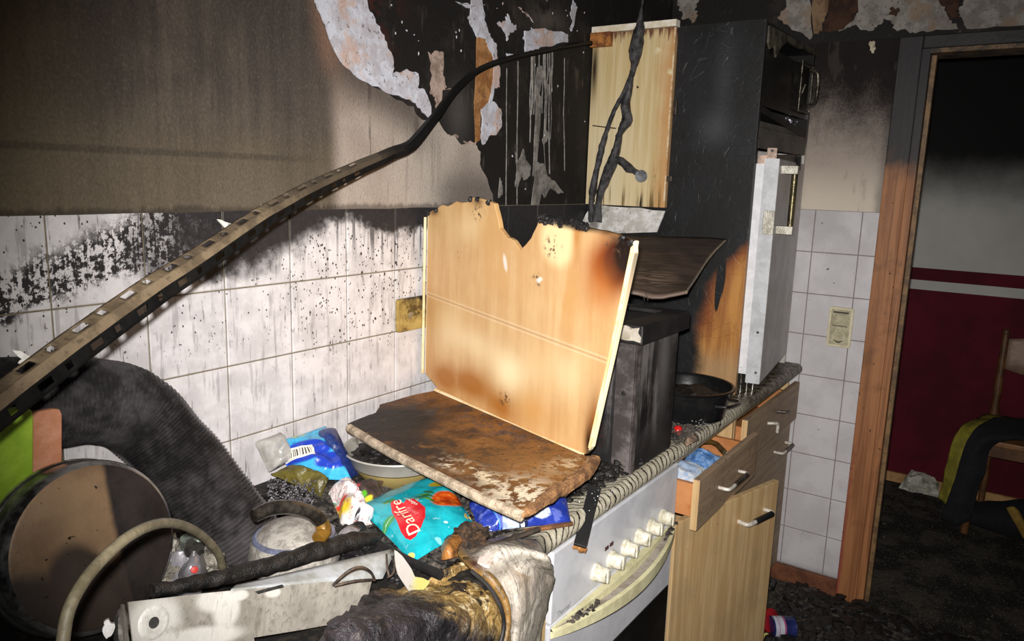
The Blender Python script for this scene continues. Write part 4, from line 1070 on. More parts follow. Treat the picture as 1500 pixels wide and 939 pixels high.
per = [(bp2[k][0]*(1-t)+bp2[(k+1) % len(bp2)][0]*t, bp2[k][1]*(1-t)+bp2[(k+1) % len(bp2)][1]*t) for k in range(len(bp2)) for t in (0, .34, .67)]
for r_ in range(1, N_+1): pts2 += [(cxy[0]+(q[0]-cxy[0])*r_/N_, cxy[1]+(q[1]-cxy[1])*r_/N_) for q in per]
m_ = len(per); fs = [(0, 1+k, 1+(k+1) % m_) for k in range(m_)]
for r_ in range(N_-1): fs += [(1+r_*m_+k, 1+(r_+1)*m_+k, 1+(r_+1)*m_+(k+1) % m_, 1+r_*m_+(k+1) % m_) for k in range(m_)]
REDP = simple('red_print', H('d9202c'), H('c41a26'), 20, .25, bump=None, coat=.5)
WPR = simple('cream_print', H('f0e6cf'), H('e4d6ba'), 20, .4, bump=None)
bad = obj('name_badge', MB().add(drape(FG, pts2, .0011), fs), REDP, parent=sb, label='red badge with cream lettering', smooth=60)
def print_word(txt, start, end, hgt, par, mat_, lift=.0030, shear=0.0, nm='lettering'):
    vs, fs = text_shape(txt, shear)
    w_ = max(v.x for v in vs); a0, a1 = Vector((*FG.px(*start), 0)), Vector((*FG.px(*end), 0)); d_ = (a1-a0)
    up_ = Vector((-d_.y, d_.x, 0)).normalized()
    hh = Vector((*FG.px(*hgt), 0))-a0
    if hh.dot(up_) < 0: up_ = -up_
    hs = abs(hh.dot(up_))/.72
    return obj(nm, MB().add(drape(FG, [tuple((a0+d_*(v.x/w_)+up_*(v.y*hs))[:2]) for v in vs], lift), fs), mat_, parent=par, smooth=0)
print_word('Darífre', (617, 778), (586, 735), (602, 787), bad, WPR)
print_word('jelly', (612, 757), (597, 745), (608, 759), bad, simple('pink_print', H('e98a94'), H('d8747e'), 20, .4, bump=None))
print_word('sabores', (613, 744), (594, 733), (610, 747), sb, simple('pale_green_print', H('cfe8da'), H('b8d8c8'), 20, .4, bump=None))

# dark blue crumpled packet in front of the base plate
BP_ = [at(690, 736, z=.890), at(828, 722, z=.893), at(836, 764, z=.875), at(700, 780, z=.872)]
FQ = Frame(BP_[0], BP_[1]-BP_[0], BP_[3]-BP_[0])
FQ.o = FQ.o+(FQ.n if FQ.n.z > 0 else -FQ.n)*.02
def m_blue():
    mt = begin('printed_blue_film'); u, v = UVS(); p = OBJ(); P_ = FQ.px; n = noise(p, 40, 4, .6)
    c = mix(sm(.3, .7, n), H('1d2f86'), H('2c3f9c'))
    st = sm(.45, .55, M('FRACT', v*160.0))*sm(.45, .55, noise(comb(u*300, v*20, 0.0), 1, 2, .5))
    for q, rx, ry, an in (((752, 757), .020, .021, .0), ((790, 747), .021, .014, .3)):
        e = el(u, v, P_(*q), rx, ry, an, .1); c = mix(e, c, mix(st*.45, H('c9d6ea'), H('5a6a90')))
    c = mix(el(u, v, P_(768, 757), .008, .006, 0, .1), c, H('141d44')); c = mix(el(u, v, P_(766, 757), .005, .002, .6, .1), c, H('d8dcea'))
    P1 = P_(724, 752); c = mix(sm(.0016, .0006, M('ABSOLUTE', u-P1[0]-(v-P1[1])*.3)), c, H('4a90c8'))
    c = mix(sm(.62, .66, n)*.4, c, H('7a86c8'))
    fin(c, .25, 0, (n, .0015), .5, coat=.4); return mt
obj('blue_packet', MB().pillow(BP_, .032, 34, .008, 40, uvf=lambda p: FQ.ab(p), seed=6), m_blue(), label='crumpled dark blue packet with white label, under the front edge of the base plate', cat='packet', smooth=60)

# light blue packet with bar code, by the tiles
LB = [at(404, 650, z=.952), at(476, 624, z=.965), at(516, 704, z=.900), at(428, 700, z=.892)]
FL_ = Frame(LB[0], LB[1]-LB[0], LB[3]-LB[0])
FL_.o = FL_.o+(FL_.n if FL_.n.z > 0 else -FL_.n)*.02
def m_lblue():
    mt = begin('printed_sky_blue_film'); u, v = UVS(); p = OBJ(); P_ = FL_.px; n = noise(p, 40, 4, .6)
    c = mix(sm(.3, .7, n), H('4cb8e0'), H('3aa2d4'))
    c = mix(el(u, v, P_(446, 664), .045, .024, .25, .12), c, H('2440b4')); c = mix(el(u, v, P_(478, 684), .036, .020, .35, .12), c, H('2440b4'))
    a_ = P_(437, 665); k = M('ABSOLUTE', (u-a_[0])*.94+(v-a_[1])*.34); kk = M('ABSOLUTE', (v-a_[1])*.94-(u-a_[0])*.34)
    box_ = sm(.0235, .0225, k)*sm(.013, .012, kk)
    bars = sm(.47, .53, noise(comb(((u-a_[0])*.94+(v-a_[1])*.34)*420, 0.0, 0.0), 1, 0, .5))*sm(.008, .0075, kk)*sm(.018, .017, k)
    c = mix(box_, c, mix(bars, H('e4e0d6'), H('4a4644')))
    c = mix(el(u, v, P_(440, 636), .016, .006, 0, .3)*sm(.4, .6, n), c, H('c8cc3a'))
    c = mix(sm(.62, .68, noise(comb(u*60, v*190, 0.0), 1, 3, .6))*sm(.04, .0, v), c, H('2a4a78'))
    fin(c, .3, 0, (n, .001), .5, coat=.3); return mt
obj('sky_blue_packet', MB().pillow(LB, .030, 30, .008, 36, uvf=lambda p: FL_.ab(p), seed=3), m_lblue(), label='sky blue packet with a bar code leaning by the tiles', cat='packet', smooth=60)
DB = [at(458, 638, z=.950), at(492, 628, z=.960), at(525, 695, z=.885), at(500, 706, z=.885)]
obj('navy_packet', MB().pillow(DB, .040, 26, .006, 30, seed=8), simple('navy_film', H('1b2c66'), H('2f437c'), 40, .25, bump=.002, lo=.45, hi=.75), label='shiny navy blue packet between the sky blue packet and the bowl', cat='packet', smooth=60)
def m_clear():
    mt = begin('smoky_clear_film'); p = OBJ(); n = noise(p, 30, 4, .6)
    fin(mix(sm(.3, .7, n), H('a9a6a0'), H('c9c7c2')), .3, 0, (n, .002), .5, alpha=.82); return mt
obj('clear_bag', MB().pillow([at(374, 650, z=.955), at(410, 634, z=.96), at(424, 676, z=.92), at(392, 690, z=.905)], .035, 22, .008, 40, seed=9), m_clear(), label='greyish see-through plastic bag against the tiles, leftmost of the packets', cat='bag', smooth=60)
OL = simple('olive_film', H('6b6128'), H('4a4218'), 20, .4, bump=.003)
obj('olive_wrapper', MB().pillow([at(396, 694, z=.905), at(440, 682, z=.91), at(482, 700, z=.905), at(470, 728, z=.875)], .02, 20, .007, 40, seed=12), OL, label='olive brown wrapper under the sky blue packet', cat='wrapper', smooth=60)
gp = MB(); R6 = random.Random(21)
for k in range(360):
    a_, b_ = R6.uniform(392, 462), R6.uniform(702, 740)
    gp.lump(at(a_, b_, z=.885+R6.uniform(0, .02)), (R6.uniform(.001, .003),)*3, 0, .5)
obj('steel_wool', gp, simple('glittering_wire', H('8d898f'), H('2f2c2d'), 200, .35, .5), label='glittering grey scouring pad in front of the olive wrapper', cat='scouring pad', kind='stuff')
# crumpled printed wrapper
WB = [at(482, 722, z=.90), at(512, 706, z=.90), at(545, 768, z=.885), at(503, 772, z=.88)]
FW_ = Frame(WB[0], WB[1]-WB[0], WB[3]-WB[0])
FW_.o = FW_.o+(FW_.n if FW_.n.z > 0 else -FW_.n)*.026
def m_white():
    mt = begin('printed_white_film'); u, v = UVS(); p = OBJ(); P_ = FW_.px; n = noise(p, 60, 4, .6)
    c = mix(sm(.3, .7, n), H('e2dad8'), H('c9bcba'))
    def E(q, rx, ry, an, col):
        nonlocal c; c = mix(el(u, v, P_(*q), rx, ry, an, .25), c, H(col))
    E((497, 733), .010, .030, .25, 'd0b032'); E((502, 728), .008, .010, .3, 'c8402a'); E((495, 742), .006, .010, .3, 'c8402a'); E((485, 741), .008, .010, .2, 'b83030'); E((490, 722), .010, .008, .2, '4a8a6a')
    E((524, 752), .009, .004, -.4, '2c2430'); E((520, 765), .010, .004, .6, '3a3038'); E((510, 768), .012, .008, 0, 'd8a8a8'); E((532, 768), .008, .006, .3, 'c87878')
    c = mix(sm(.6, .64, noise(p, 140, 3, .6))*sm(.4, .6, n), c, H('b06a6a'))
    fin(c, .35, 0, (n, .002), .5, coat=.3); return mt
obj('white_wrapper', MB().pillow(WB, .035, 30, .012, 60, uvf=lambda p: FW_.ab(p), seed=15, crease=1.3), m_white(), label='crumpled white wrapper with yellow and red print, left of the turquoise bag', cat='wrapper', smooth=60)
DKB = [at(505, 712, z=.892), at(560, 704, z=.89), at(556, 748, z=.875), at(520, 752, z=.872)]
FD_ = Frame(DKB[0], DKB[1]-DKB[0], DKB[3]-DKB[0])
FD_.o = FD_.o+(FD_.n if FD_.n.z > 0 else -FD_.n)*.016
def m_dark():
    mt = begin('printed_brown_film'); u, v = UVS(); p = OBJ(); P_ = FD_.px; n = noise(p, 40, 4, .6)
    c = mix(sm(.3, .7, n), H('3a2c28'), H('5a4a42'))
    c = mix(el(u, v, P_(520, 713), .012, .007, -.3, .2), c, H('c8343c')); c = mix(el(u, v, P_(531, 726), .008, .009, 0, .25), c, H('58a82c'))
    c = mix(el(u, v, P_(535, 735), .017, .008, -.5, .2), c, H('e6d43a')); c = mix(el(u, v, P_(526, 735), .006, .010, 0, .25), c, H('e8dcd8'))
    fin(c, .35, 0, (n, .002), .5); return mt
obj('brown_packet', MB().pillow(DKB, .022, 22, .007, 40, uvf=lambda p: FD_.ab(p), seed=19), m_dark(), label='dark brown packet with a small pineapple and a red mark, behind the white wrapper', cat='packet', smooth=60)

# ------------------------------------------------------------------ kettle
kq = at(432, 822, z=.87)
KC = Vector((kq.x, kq.y, Z1))
kt = thing('kettle', 'dented pale metal kettle with a dark arched handle, beside the flexible duct', 'kettle', KC)
KM = simple('ash_dusted_metal', H('b0aaa2'), H('837d76'), 60, .6, .1, bump=.0015)
obj('body', MB().lathe([(0, .002), (.064, .002), (.070, .008), (.073, .025), (.067, .050), (.050, .068), (.025, .077), (0, .079)], KC, seg=48, close=False), KM, parent=kt, smooth=60)
obj('lid_rim', MB().lathe([(.062, .0555), (.0655, .054), (.0645, .058), (.060, .060), (.057, .059)], KC, seg=40), simple('bluish_rim', H('9aa0c0'), H('6f7488'), 20, .35, .5), parent=kt)
hy_ = KC.y-.045
hp = [at(372, 756, y=hy_), at(396, 745, y=hy_), at(425, 743, y=hy_-.005), at(453, 750, y=hy_-.01), at(471, 764, y=hy_-.015), at(474, 778, y=hy_-.02), at(466, 790, y=hy_-.025)]
kh = obj('handle', MB().tube(hp[:5], [.010, .011, .011, .011, .0115], 16, smooth=6), simple('tarnished_handle', H('5a544c'), H('2c2824'), 20, .3, .6), parent=kt)
obj('handle_end', MB().tube(hp[4:], [.0115, .0125, .011], 16, smooth=6), simple('scorched_handle_end', H('8a6426'), H('4f3814'), 30, .35, .3), parent=kh, label='brass-brown scorched handle end')

# ------------------------------------------------------------------ flexible duct
dp = spline([at(-60, 592, y=-.085), at(10, 592, y=-.085), at(70, 590, y=-.085), at(140, 587, y=-.085), at(200, 606, y=-.09), at(255, 662, y=-.12), at(312, 735, y=-.17), at(350, 785, y=-.205), at(374, 818, y=-.225)], 34)
ln = [0.0]
for a_, b_ in zip(dp, dp[1:]): ln.append(ln[-1]+(b_-a_).length)
tot = ln[-1]; rings, rad = [], []
step = .0032; k = 0; i = 0
while k*step < tot:
    s_ = k*step
    while ln[i+1] < s_: i += 1
    rings.append(dp[i].lerp(dp[i+1], (s_-ln[i])/(ln[i+1]-ln[i])))
    rad.append((.0674 if k % 2 else .0620)+.002*mn.noise(Vector((s_*9, 0, 0)))-.003*max(0, mn.noise(Vector((s_*14, 5, 0)))))
    k += 1
def m_duct():
    mt = begin('sooty_aluminium'); p = OBJ(); n = noise(p, 8, 5, .65); g = noise(p, 60, 3, .6)
    c = mix(sm(.35, .65, n*.7+g*.3), H('3a3738'), H('6a6667'))
    fin(c, mix(n, (.3, .3, .3), (.5, .5, .5)) if False else .42, .55, None, .5); return mt
dm_ = MB().tube(rings, rad, 56, cap=False)
for q_ in range(len(dm_.v)):
    v = dm_.v[q_]; dm_.v[q_] = v+Vector((mn.noise(v*22), mn.noise(v*22+Vector((7, 0, 0))), mn.noise(v*22+Vector((0, 7, 0)))))*.0022
obj('flexible_duct', dm_, m_duct(), label='thick ribbed flexible aluminium duct, sooty, bending down onto the worktop', cat='duct', smooth=25, origin=(.1, -.2, Z1))

# ------------------------------------------------------------------ pot lying on its side with the base towards the room
PC = Vector((-.168, -.45, 1.062-.03)); PN = Vector((-.10, -.96, .18)).normalized()
PC = at(142, 800, y=-.295); PN = (CAM-PC).normalized(); PN = (PN+RT*.78-UP*.02).normalized()
def m_base():
    mt = begin('browned_pot_base'); p = OBJ(); x, y, z = xyz(p); n = noise(p, 12, 5, .65); g = noise(p, 90, 4, .65); q = noise(p, 40, 2, .6)
    u, v = UVS(); P_ = FPT.px
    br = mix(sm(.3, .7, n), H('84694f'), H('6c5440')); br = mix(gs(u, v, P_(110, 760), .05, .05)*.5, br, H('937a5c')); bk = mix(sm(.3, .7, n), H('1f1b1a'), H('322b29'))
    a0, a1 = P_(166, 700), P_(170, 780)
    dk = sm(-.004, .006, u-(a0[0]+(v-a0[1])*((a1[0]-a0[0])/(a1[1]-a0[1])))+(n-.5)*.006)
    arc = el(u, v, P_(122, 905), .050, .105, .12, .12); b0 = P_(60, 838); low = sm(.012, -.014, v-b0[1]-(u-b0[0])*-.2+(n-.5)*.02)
    dk = mx(mx(dk, arc*.92), low*.9)  # dark right side, arc and lower part over the brown
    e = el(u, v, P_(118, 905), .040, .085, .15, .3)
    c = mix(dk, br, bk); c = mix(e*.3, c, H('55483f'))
    c = mix(sm(.80, .84, noise(p, 120, 2, .5)), c, H('241c18')); c = mix(sm(.86, .9, g), c, H('8a7d70'))
    fin(c, .5, .2, (n*.4+g*.3, .001), .45); return mt
FPT = Frame(PC, PN.cross(Vector((0, 0, 1)))*-1, (0, 0, 1))
if FPT.n.dot(PN) < 0: FPT.n = -FPT.n
pt = thing('cooking_pot', 'big pot lying on its side, sooty brown base facing out, chrome rim at the left', 'pot', (PC.x, PC.y, Z1))
RP = .113
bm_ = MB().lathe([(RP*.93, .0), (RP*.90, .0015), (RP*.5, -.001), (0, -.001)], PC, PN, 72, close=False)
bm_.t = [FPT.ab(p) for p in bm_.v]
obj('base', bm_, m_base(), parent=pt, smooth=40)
obj('wall', MB().lathe([(RP*.93, 0), (RP*.975, -.004), (RP, -.012), (RP*1.0, -.048), (RP*.985, -.048), (RP*.985, -.014), (RP*.5, -.008)], PC, PN, 72, close=False), simple('sooty_chrome', H('9a9795'), H('2c2a29'), 9, .22, .6, bump=.0004), parent=pt, smooth=50)
obj('rim', MB().lathe([(RP*1.0, -.044), (RP*1.03, -.048), (RP*1.03, -.053), (RP*.985, -.052)], PC, PN, 72), STEEL, parent=pt, smooth=50)

# chopping boards behind it
def rboard2(name, fr, pts, mat_, label, th=.01):
    o = obj(name, MB().slab([fr.w(*fr.px(*q)) for q in pts], fr.n, th), mat_, label=label, cat='board', bevel=.0015, smooth=0); return o
FG1 = Frame((-.20, -.195, 1.0), (1, 0, 0), (0, 0, 1)); FG1.n = FG1.n if FG1.n.y < 0 else -FG1.n
FG2 = Frame((-.16, -.180, 1.0), (1, 0, 0), (0, 0, 1)); FG2.n = FG2.n if FG2.n.y < 0 else -FG2.n
rboard2('chopping_board', FG1, [(-60, 612), (0, 602), (30, 597), (41, 598), (47, 602), (49, 610), (48, 760), (46, 900), (-60, 900)], simple('lime_plastic', H('9fc13a'), H('88ab2c'), 12, .5, bump=.0006), 'lime green chopping board standing behind the overturned pot')
rboard2('chopping_board', FG2, [(40, 606), (60, 602), (80, 599), (88, 600), (91, 607), (91, 760), (89, 900), (40, 900)], simple('pinkish_wood', H('cb9276'), H('b87a58'), 14, .55, bump=.0006), 'pinkish brown wooden chopping board, right of the lime green one')

# grey shower hose and tap
hs = [at(88, 1010, y=-.66), at(92, 940, y=-.64), at(104, 885, y=-.63), at(140, 830, y=-.61), at(195, 782, y=-.58), at(245, 766, y=-.52), at(288, 779, y=-.44), at(318, 808, y=-.38), at(327, 836, y=-.345)]
obj('shower_hose', MB().tube(hs, .0054, 14, smooth=8), simple('grey_rubber', H('8a8068'), H('6f6650'), 30, .5), label='grey hose arching in front of the overturned pot', cat='hose', origin=(-.1, -.5, Z1))
TB = at(284, 846, y=-.31)
tp_ = thing('tap', 'chrome mixer tap with a red dot, under the hose arch', 'tap', (TB.x, TB.y, Z1))
CHR = simple('dulled_chrome', H('a9a6ac'), H('86838a'), 20, .28, .45)
def tq(a_, b_, d=0): return at(a_, b_, y=-.31-d)
obj('spout_body', MB().lathe([(.026, 0), (.026, .02), (.021, .03), (.020, .075), (.016, .085), (0, .087)], (TB.x, TB.y+.03, Z1), seg=28), CHR, parent=tp_)
lev = MB().patch([[tq(279, 806, -.01), tq(283, 804, .0), tq(288, 804, 0), tq(293, 806, -.01)], [tq(276, 818, .0), tq(281, 817, .018), tq(289, 817, .018), tq(297, 820, 0)],
    [tq(264, 838, .005), tq(276, 834, .028), tq(291, 834, .028), tq(301, 838, .005)], [tq(263, 846, .005), tq(276, 850, .022), tq(290, 852, .022), tq(302, 847, .005)]], 20, 20)
lv = obj('lever', lev, CHR, parent=tp_, solid=.004, smooth=70)
obj('red_dot', MB().lathe([(.0052, 0), (.0048, .0025), (0, .003)], tq(284.5, 834.5, .0365), (-.3, -.85, .35), 20), simple('red_dot_paint', H('c8342c'), H('a82820'), 30, .4, bump=None), parent=lv)
obj('collar', MB().lathe([(.0125, -.008), (.014, 0), (.0125, .008), (0, .009)], tq(284, 803, .004), (0, -.5, 1), 24), STEEL, parent=tp_)
obj('valve_stub', MB().lathe([(.009, -.02), (.009, 0), (.006, .008), (0, .009)], tq(291, 792, 0), (.4, -.4, 1), 18).lathe([(.011, -.01), (.011, .008), (0, .009)], tq(276, 794, -.01), (-.2, -.3, 1), 18), simple('green_patina', H('8a9488'), H('5a5f58'), 60, .4, .5), parent=tp_)
mel = MB()
for q, r_ in (((240, 800), .022), ((250, 828), .024), ((310, 822), .018), ((316, 836), .016), ((262, 812), .016), ((246, 850), .02), ((300, 800), .014), ((330, 850), .02), ((270, 860), .02)):
    mel.lump(at(*q, y=-.27), (r_, r_, r_*.9), 2, .4, 7)
obj('melted_lump', mel, simple('glossy_grey_melt', H('8d877c'), H('4f4b46'), 30, .3, bump=.004), label='lumpy grey melted plastic around the chrome tap', cat='debris', origin=(0, -.27, Z1))

# ------------------------------------------------------------------ fallen hood sheet in the foreground
HA_, HB_ = at(190, 882, y=-.50), at(550, 846, y=-.52)
FH = Frame(HA_, HB_-HA_, (0, .25, 1)); FH.n = FH.n if FH.n.y < 0 else -FH.n
def m_hood():
    mt = begin('dusty_white_sheet'); u, v = UVS(); p = OBJ(); n = noise(p, 18, 5, .65); g = noise(p, 140, 4, .7); s = noise(comb(u*120, v*12, 0.0), 1, 4, .6); P_ = FH.px
    c = mix(sm(.3, .7, n), H('9a948b'), H('827c73')); c = mix(sm(.55, .7, g)*.5, c, H('625c55'))
    for q, rx, ry in (((225, 912), .032, .028), ((315, 878), .024, .014), ((332, 893), .018, .022), ((290, 935), .06, .012), ((352, 872), .012, .006), ((400, 868), .012, .006)):
        c = mix(el(u, v, P_(*q), rx, ry, 0, .3)*sm(.3, .45, n)*.85, c, H('ccc8c1'))
    c = mix(sm(.6, .72, s)*sm(.42, .6, noise(p, 6, 3, .6))*.5, c, H('5c564e'))
    fin(c, .55, 0, (n*.5+g*.5, .0012), .4); return mt
HMAT = m_hood()
hs_ = thing('hood_sheet', 'bent dusty white sheet-metal panel with a round hole, fallen from the extractor hood', 'panel', ((HA_.x+HB_.x)/2, -.51, Z1))
fo = [(188, 882), (240, 876), (300, 869), (372, 862), (378, 860), (470, 853), (546, 846), (540, 870), (528, 884), (516, 900), (500, 912), (440, 923), (372, 934), (376, 960), (300, 985), (200, 985)]
hp_ = obj('face', MB().slab([FH.w(*FH.px(*q)) for q in fo], FH.n, .0022, uvf=lambda p: FH.ab(p)), HMAT, parent=hs_, smooth=0)
hc = FH.w(*FH.px(225, 912))
obj('hole_ring', MB().lathe([(.0185, .0002), (.0165, .0016), (.013, .0022), (.0075, .0006), (.0062, .0006)], hc, FH.n, 36, close=False), simple('bright_ring', H('d9d5cf'), H('bdb8b0'), 40, .45), parent=hp_)
obj('screw_hole', MB().lathe([(.0062, .0008), (0, .0008)], hc, FH.n, 24, close=False), simple('dark_hole', H('2c2a28'), H('3c3a38'), 40, .6, bump=None), parent=hp_, smooth=0)
# folded lip rising behind the face
lpz = MB()
l0 = [FH.w(*FH.px(a_, b_)) for a_, b_ in ((338, 865), (372, 862), (470, 853), (560, 848))]
l1 = [at(a_, b_, y=-.485) for a_, b_ in ((345, 858), (372, 852), (470, 829), (581, 803))]
lpz.patch([l0, [(p_+q_)/2 for p_, q_ in zip(l0, l1)], l1], 24, 4)
obj('folded_lip', lpz, simple('pale_folded_metal', H('b4b7bb'), H('94958f'), 14, .4, bump=.0006), parent=hs_, solid=.0025, smooth=60)
obj('clip_plate', MB().slab([FH.w(*FH.px(*q), .003) for q in ((372, 866), (412, 856), (414, 860), (376, 870))], FH.n, .002), STEEL, parent=hs_, smooth=0)
# torn corner at its left end
obj('torn_corner', MB().patch([[at(172, 888, y=-.50), at(178, 884, y=-.51), at(186, 886, y=-.5)], [at(166, 910, y=-.52), at(176, 905, y=-.54), at(188, 905, y=-.5)], [at(168, 940, y=-.53), at(178, 935, y=-.55), at(190, 940, y=-.5)], [at(172, 980, y=-.53), at(180, 975, y=-.55), at(190, 980, y=-.5)]], 8, 12, .004, 30), simple('grey_torn_metal', H('9a948c'), H('5c5750'), 30, .5, .3), parent=hs_, solid=.002)
obj('plaster_flake', MB().slab(jag([at(*q, y=-.56) for q in ((152, 912), (160, 908), (168, 914), (164, 930), (156, 936), (150, 925))], .003, 3, 2), (-.4, -.8, .3), .008), m_flake('white_flake', 'eeece8', 'cfcac4'), label='small white plaster flake at the lower left end of the fallen sheet', cat='plaster flake', smooth=0)
# black bar behind the lip
cbm = MB().tube([at(222, 866, y=-.40), at(330, 845, y=-.405), at(440, 815, y=-.41), at(515, 793, y=-.41), at(552, 788, y=-.41)], [.008, .011, .0135, .015, .011], 18, smooth=20)
for i, v in enumerate(cbm.v): cbm.v[i] = v+Vector((mn.noise(v*60), mn.noise(v*60+Vector((4, 0, 0))), mn.noise(v*60+Vector((0, 4, 0)))))*.003
obj('charred_bar', cbm, ASH, label='round charred black bar lying behind the fallen white sheet', cat='bar', origin=(.1, -.41, Z1))
dk = MB(); dk.lump(at(514, 800, z=.872), (.045, .05, .030), 4, .35, 8).lump(at(552, 818, z=.868), (.028, .028, .018), 3, .35, 8).lump(at(592, 838, z=.868), (.028, .024, .014), 3, .4, 8)
obj('charred_clod', dk, SOOT, label='big smooth black clod of melted plastic behind the fallen sheet', cat='debris')
obj('ash_flake', MB().patch([[at(500, 778, z=.915), at(515, 768, z=.918), at(530, 772, z=.914)], [at(488, 795, z=.905), at(505, 788, z=.918), at(516, 790, z=.914)], [at(484, 812, z=.89), at(492, 808, z=.90), at(498, 806, z=.898)]], 12, 10, .004, 40), simple('lilac_grey_ash', H('b4aeb0'), H('8d8588'), 30, .6, bump=.001), label='lilac grey flake on the black clod', cat='flake', solid=.002)
# loose wires
wi = MB()
wi.tube([at(488, 857, y=-.54), at(500, 845, y=-.55), at(515, 834, y=-.56), at(530, 831, y=-.56), at(543, 838, y=-.55), at(549, 850, y=-.54)], .0019, 8, smooth=6)
wi.tube([at(490, 858, y=-.54), at(520, 851, y=-.55), at(549, 849, y=-.54)], .0019, 8, smooth=4)
wi.tube([at(566, 812, y=-.50), at(567, 830, y=-.53), at(570, 845, y=-.54)], .0015, 8, smooth=4)
wi.tube([at(574, 815, y=-.50), at(578, 828, y=-.53), at(576, 840, y=-.54), at(568, 846, y=-.54)], .0015, 8, smooth=4)
obj('loose_wires', wi, WIRE, label='thin burnt wires looping at the right end of the fallen sheet', cat='wire', origin=(.2, -.54, Z1))
YEL = m_flake('pale_yellow_shard', 'e6e0d4', 'd8d29a', None)
def m_shard():
    mt = begin('yellowed_shard'); p = POS(); x, y, z = xyz(p); n = noise(p, 25, 4, .6)
    c = mix(sm(.215, .235, x+(n-.5)*.02), H('b2aba5'), H('bab46a')); c = mix(sm(.62, .7, n)*.6, c, H('8d8468')); fin(c, .5, 0, (n, .001), .4); return mt
SHP = [(578, 806), (582, 808), (595, 822), (608, 845), (630, 852), (624, 860), (612, 872), (600, 868), (588, 850), (580, 830)]
obj('plastic_shard', MB().slab(jag([at(a_, b_, y=-.555-.015*(a_-578)/60) for a_, b_ in SHP], .002, 2, 5), (-.5, -.8, .3), .004), m_shard(), label='pale yellow and white plastic shard sticking up at the end of the fallen sheet', cat='shard', smooth=0)
obj('charred_rod', MB().tube([at(505, 772, z=.89), at(560, 800, z=.885), at(600, 822, z=.885), at(645, 842, z=.89)], [.006, .007, .007, .008], 10, smooth=4), SOOT, label='thin black charred rod running under the turquoise bag', cat='rod')

# ------------------------------------------------------------------ melted plastic at the worktop edge
def m_melt():
    mt = begin('melted_plastic_crust'); p = POS(); x, y, z = xyz(p); n = noise(p, 14, 6, .7, .8); g = noise(p, 60, 5, .7); f = noise(p, 30, 5, .65, 1.5)
    dark = mix(sm(.35, .65, n), H('1b191c'), H('353034')); dark = mix(sm(.72, .82, g)*.7, dark, H('7d777b')); dark = mix(sm(.60, .75, f)*.35, dark, H('675a56'))
    mus = mix(sm(.35, .65, f), H('a88a54'), H('74592f')); mus = mix(sm(.58, .68, g), mus, H('cdbb95')); mus = mix(sm(.60, .66, n), mus, H('2c2420'))
    t = sm(.165, .235, x+(z-.9)*1.1+(n-.5)*.12)
    c = mix(t, dark, mus)
    fin(c, mix(t, (.3, .3, .3), (.6, .6, .6)) if False else .42, 0, (f*.5+g*.5, .009), .5); return mt
def pl(a_, b_, **k): return at(a_, b_, **k)
ml = MB().patch([
    [pl(545, 872, z=.865), pl(585, 866, z=.868), pl(630, 848, z=.870), pl(670, 826, z=.87), pl(700, 828, z=.868)],
    [pl(520, 894, y=-.555), pl(575, 884, y=-.56), pl(632, 866, y=-.56), pl(690, 850, y=-.565), pl(728, 852, y=-.578)],
    [pl(490, 912, y=-.61), pl(560, 895, y=-.615), pl(635, 880, y=-.615), pl(700, 875, y=-.62), pl(742, 885, y=-.625)],
    [pl(468, 938, y=-.65), pl(550, 925, y=-.655), pl(635, 915, y=-.655), pl(700, 915, y=-.65), pl(742, 925, y=-.645)],
    [pl(455, 990, y=-.66), pl(545, 985, y=-.66), pl(635, 985, y=-.655), pl(700, 985, y=-.645), pl(735, 990, y=-.64)],
    [pl(470, 1060, y=-.65), pl(545, 1060, y=-.65), pl(635, 1060, y=-.645), pl(690, 1060, y=-.64), pl(725, 1060, y=-.635)]], 90, 90, .009, 24)
obj('melted_heap', ml, m_melt(), label='purplish black and mustard heap of melted plastic drooping over the worktop edge', cat='melted plastic', solid=.012, smooth=70)
def m_mwhite():
    mt = begin('melted_white_plastic'); u, v = UVS(); p = POS(); n = noise(p, 12, 5, .65, .6); f = noise(comb(u*16, v*3, 0.0), 1, 5, .65, 1.0); g = noise(p, 110, 4, .7)
    c = mix(sm(.35, .65, n), H('beb6a9'), H('a1978a')); c = mix(sm(.55, .66, f)*.55, c, H('8d8580')); c = mix(sm(.55, .7, g)*.6, c, H('655b53'))
    c = mix(sm(.18, .0, v+(n-.5)*.2)*.9, c, H('6a543f')); c = mix(sm(.12, .02, u+(n-.5)*.06), c, H('b08a50'))
    c = mix(gs(u, v, (.06, .2), .10, .08), c, H('3a2018')); c = mix(gs(u, v, (.5, .42), .12, .10)*sm(.45, .55, n)*.8, c, H('8a7056'))
    c = mix(sm(.93, .99, u)*.6, c, H('8f887a')); fin(c, .45, 0, (f*.6+g*.3, .004), .45); return mt
mw = MB().patch([
    [pl(668, 812, z=.868), pl(700, 798, z=.872), pl(740, 790, z=.872), pl(785, 796, z=.872)],
    [pl(690, 832, z=.892), pl(722, 812, z=.90), pl(765, 806, z=.90), pl(804, 820, z=.884)],
    [pl(722, 858, y=-.612), pl(745, 838, y=-.625), pl(778, 832, y=-.632), pl(811, 845, y=-.622)],
    [pl(742, 890, y=-.63), pl(757, 880, y=-.650), pl(778, 878, y=-.648), pl(803, 880, y=-.620)],
    [pl(745, 930, y=-.635), pl(756, 925, y=-.655), pl(770, 925, y=-.65), pl(791, 925, y=-.612)],
    [pl(735, 1000, y=-.635), pl(745, 1000, y=-.655), pl(760, 1000, y=-.65), pl(776, 1000, y=-.612)]], 50, 70, .0045, 26)
mco = obj('melted_casing', mw, m_mwhite(), label='softened off-white plastic casing sagging over the worktop edge beside the cooker', cat='melted plastic', solid=.008, smooth=70)
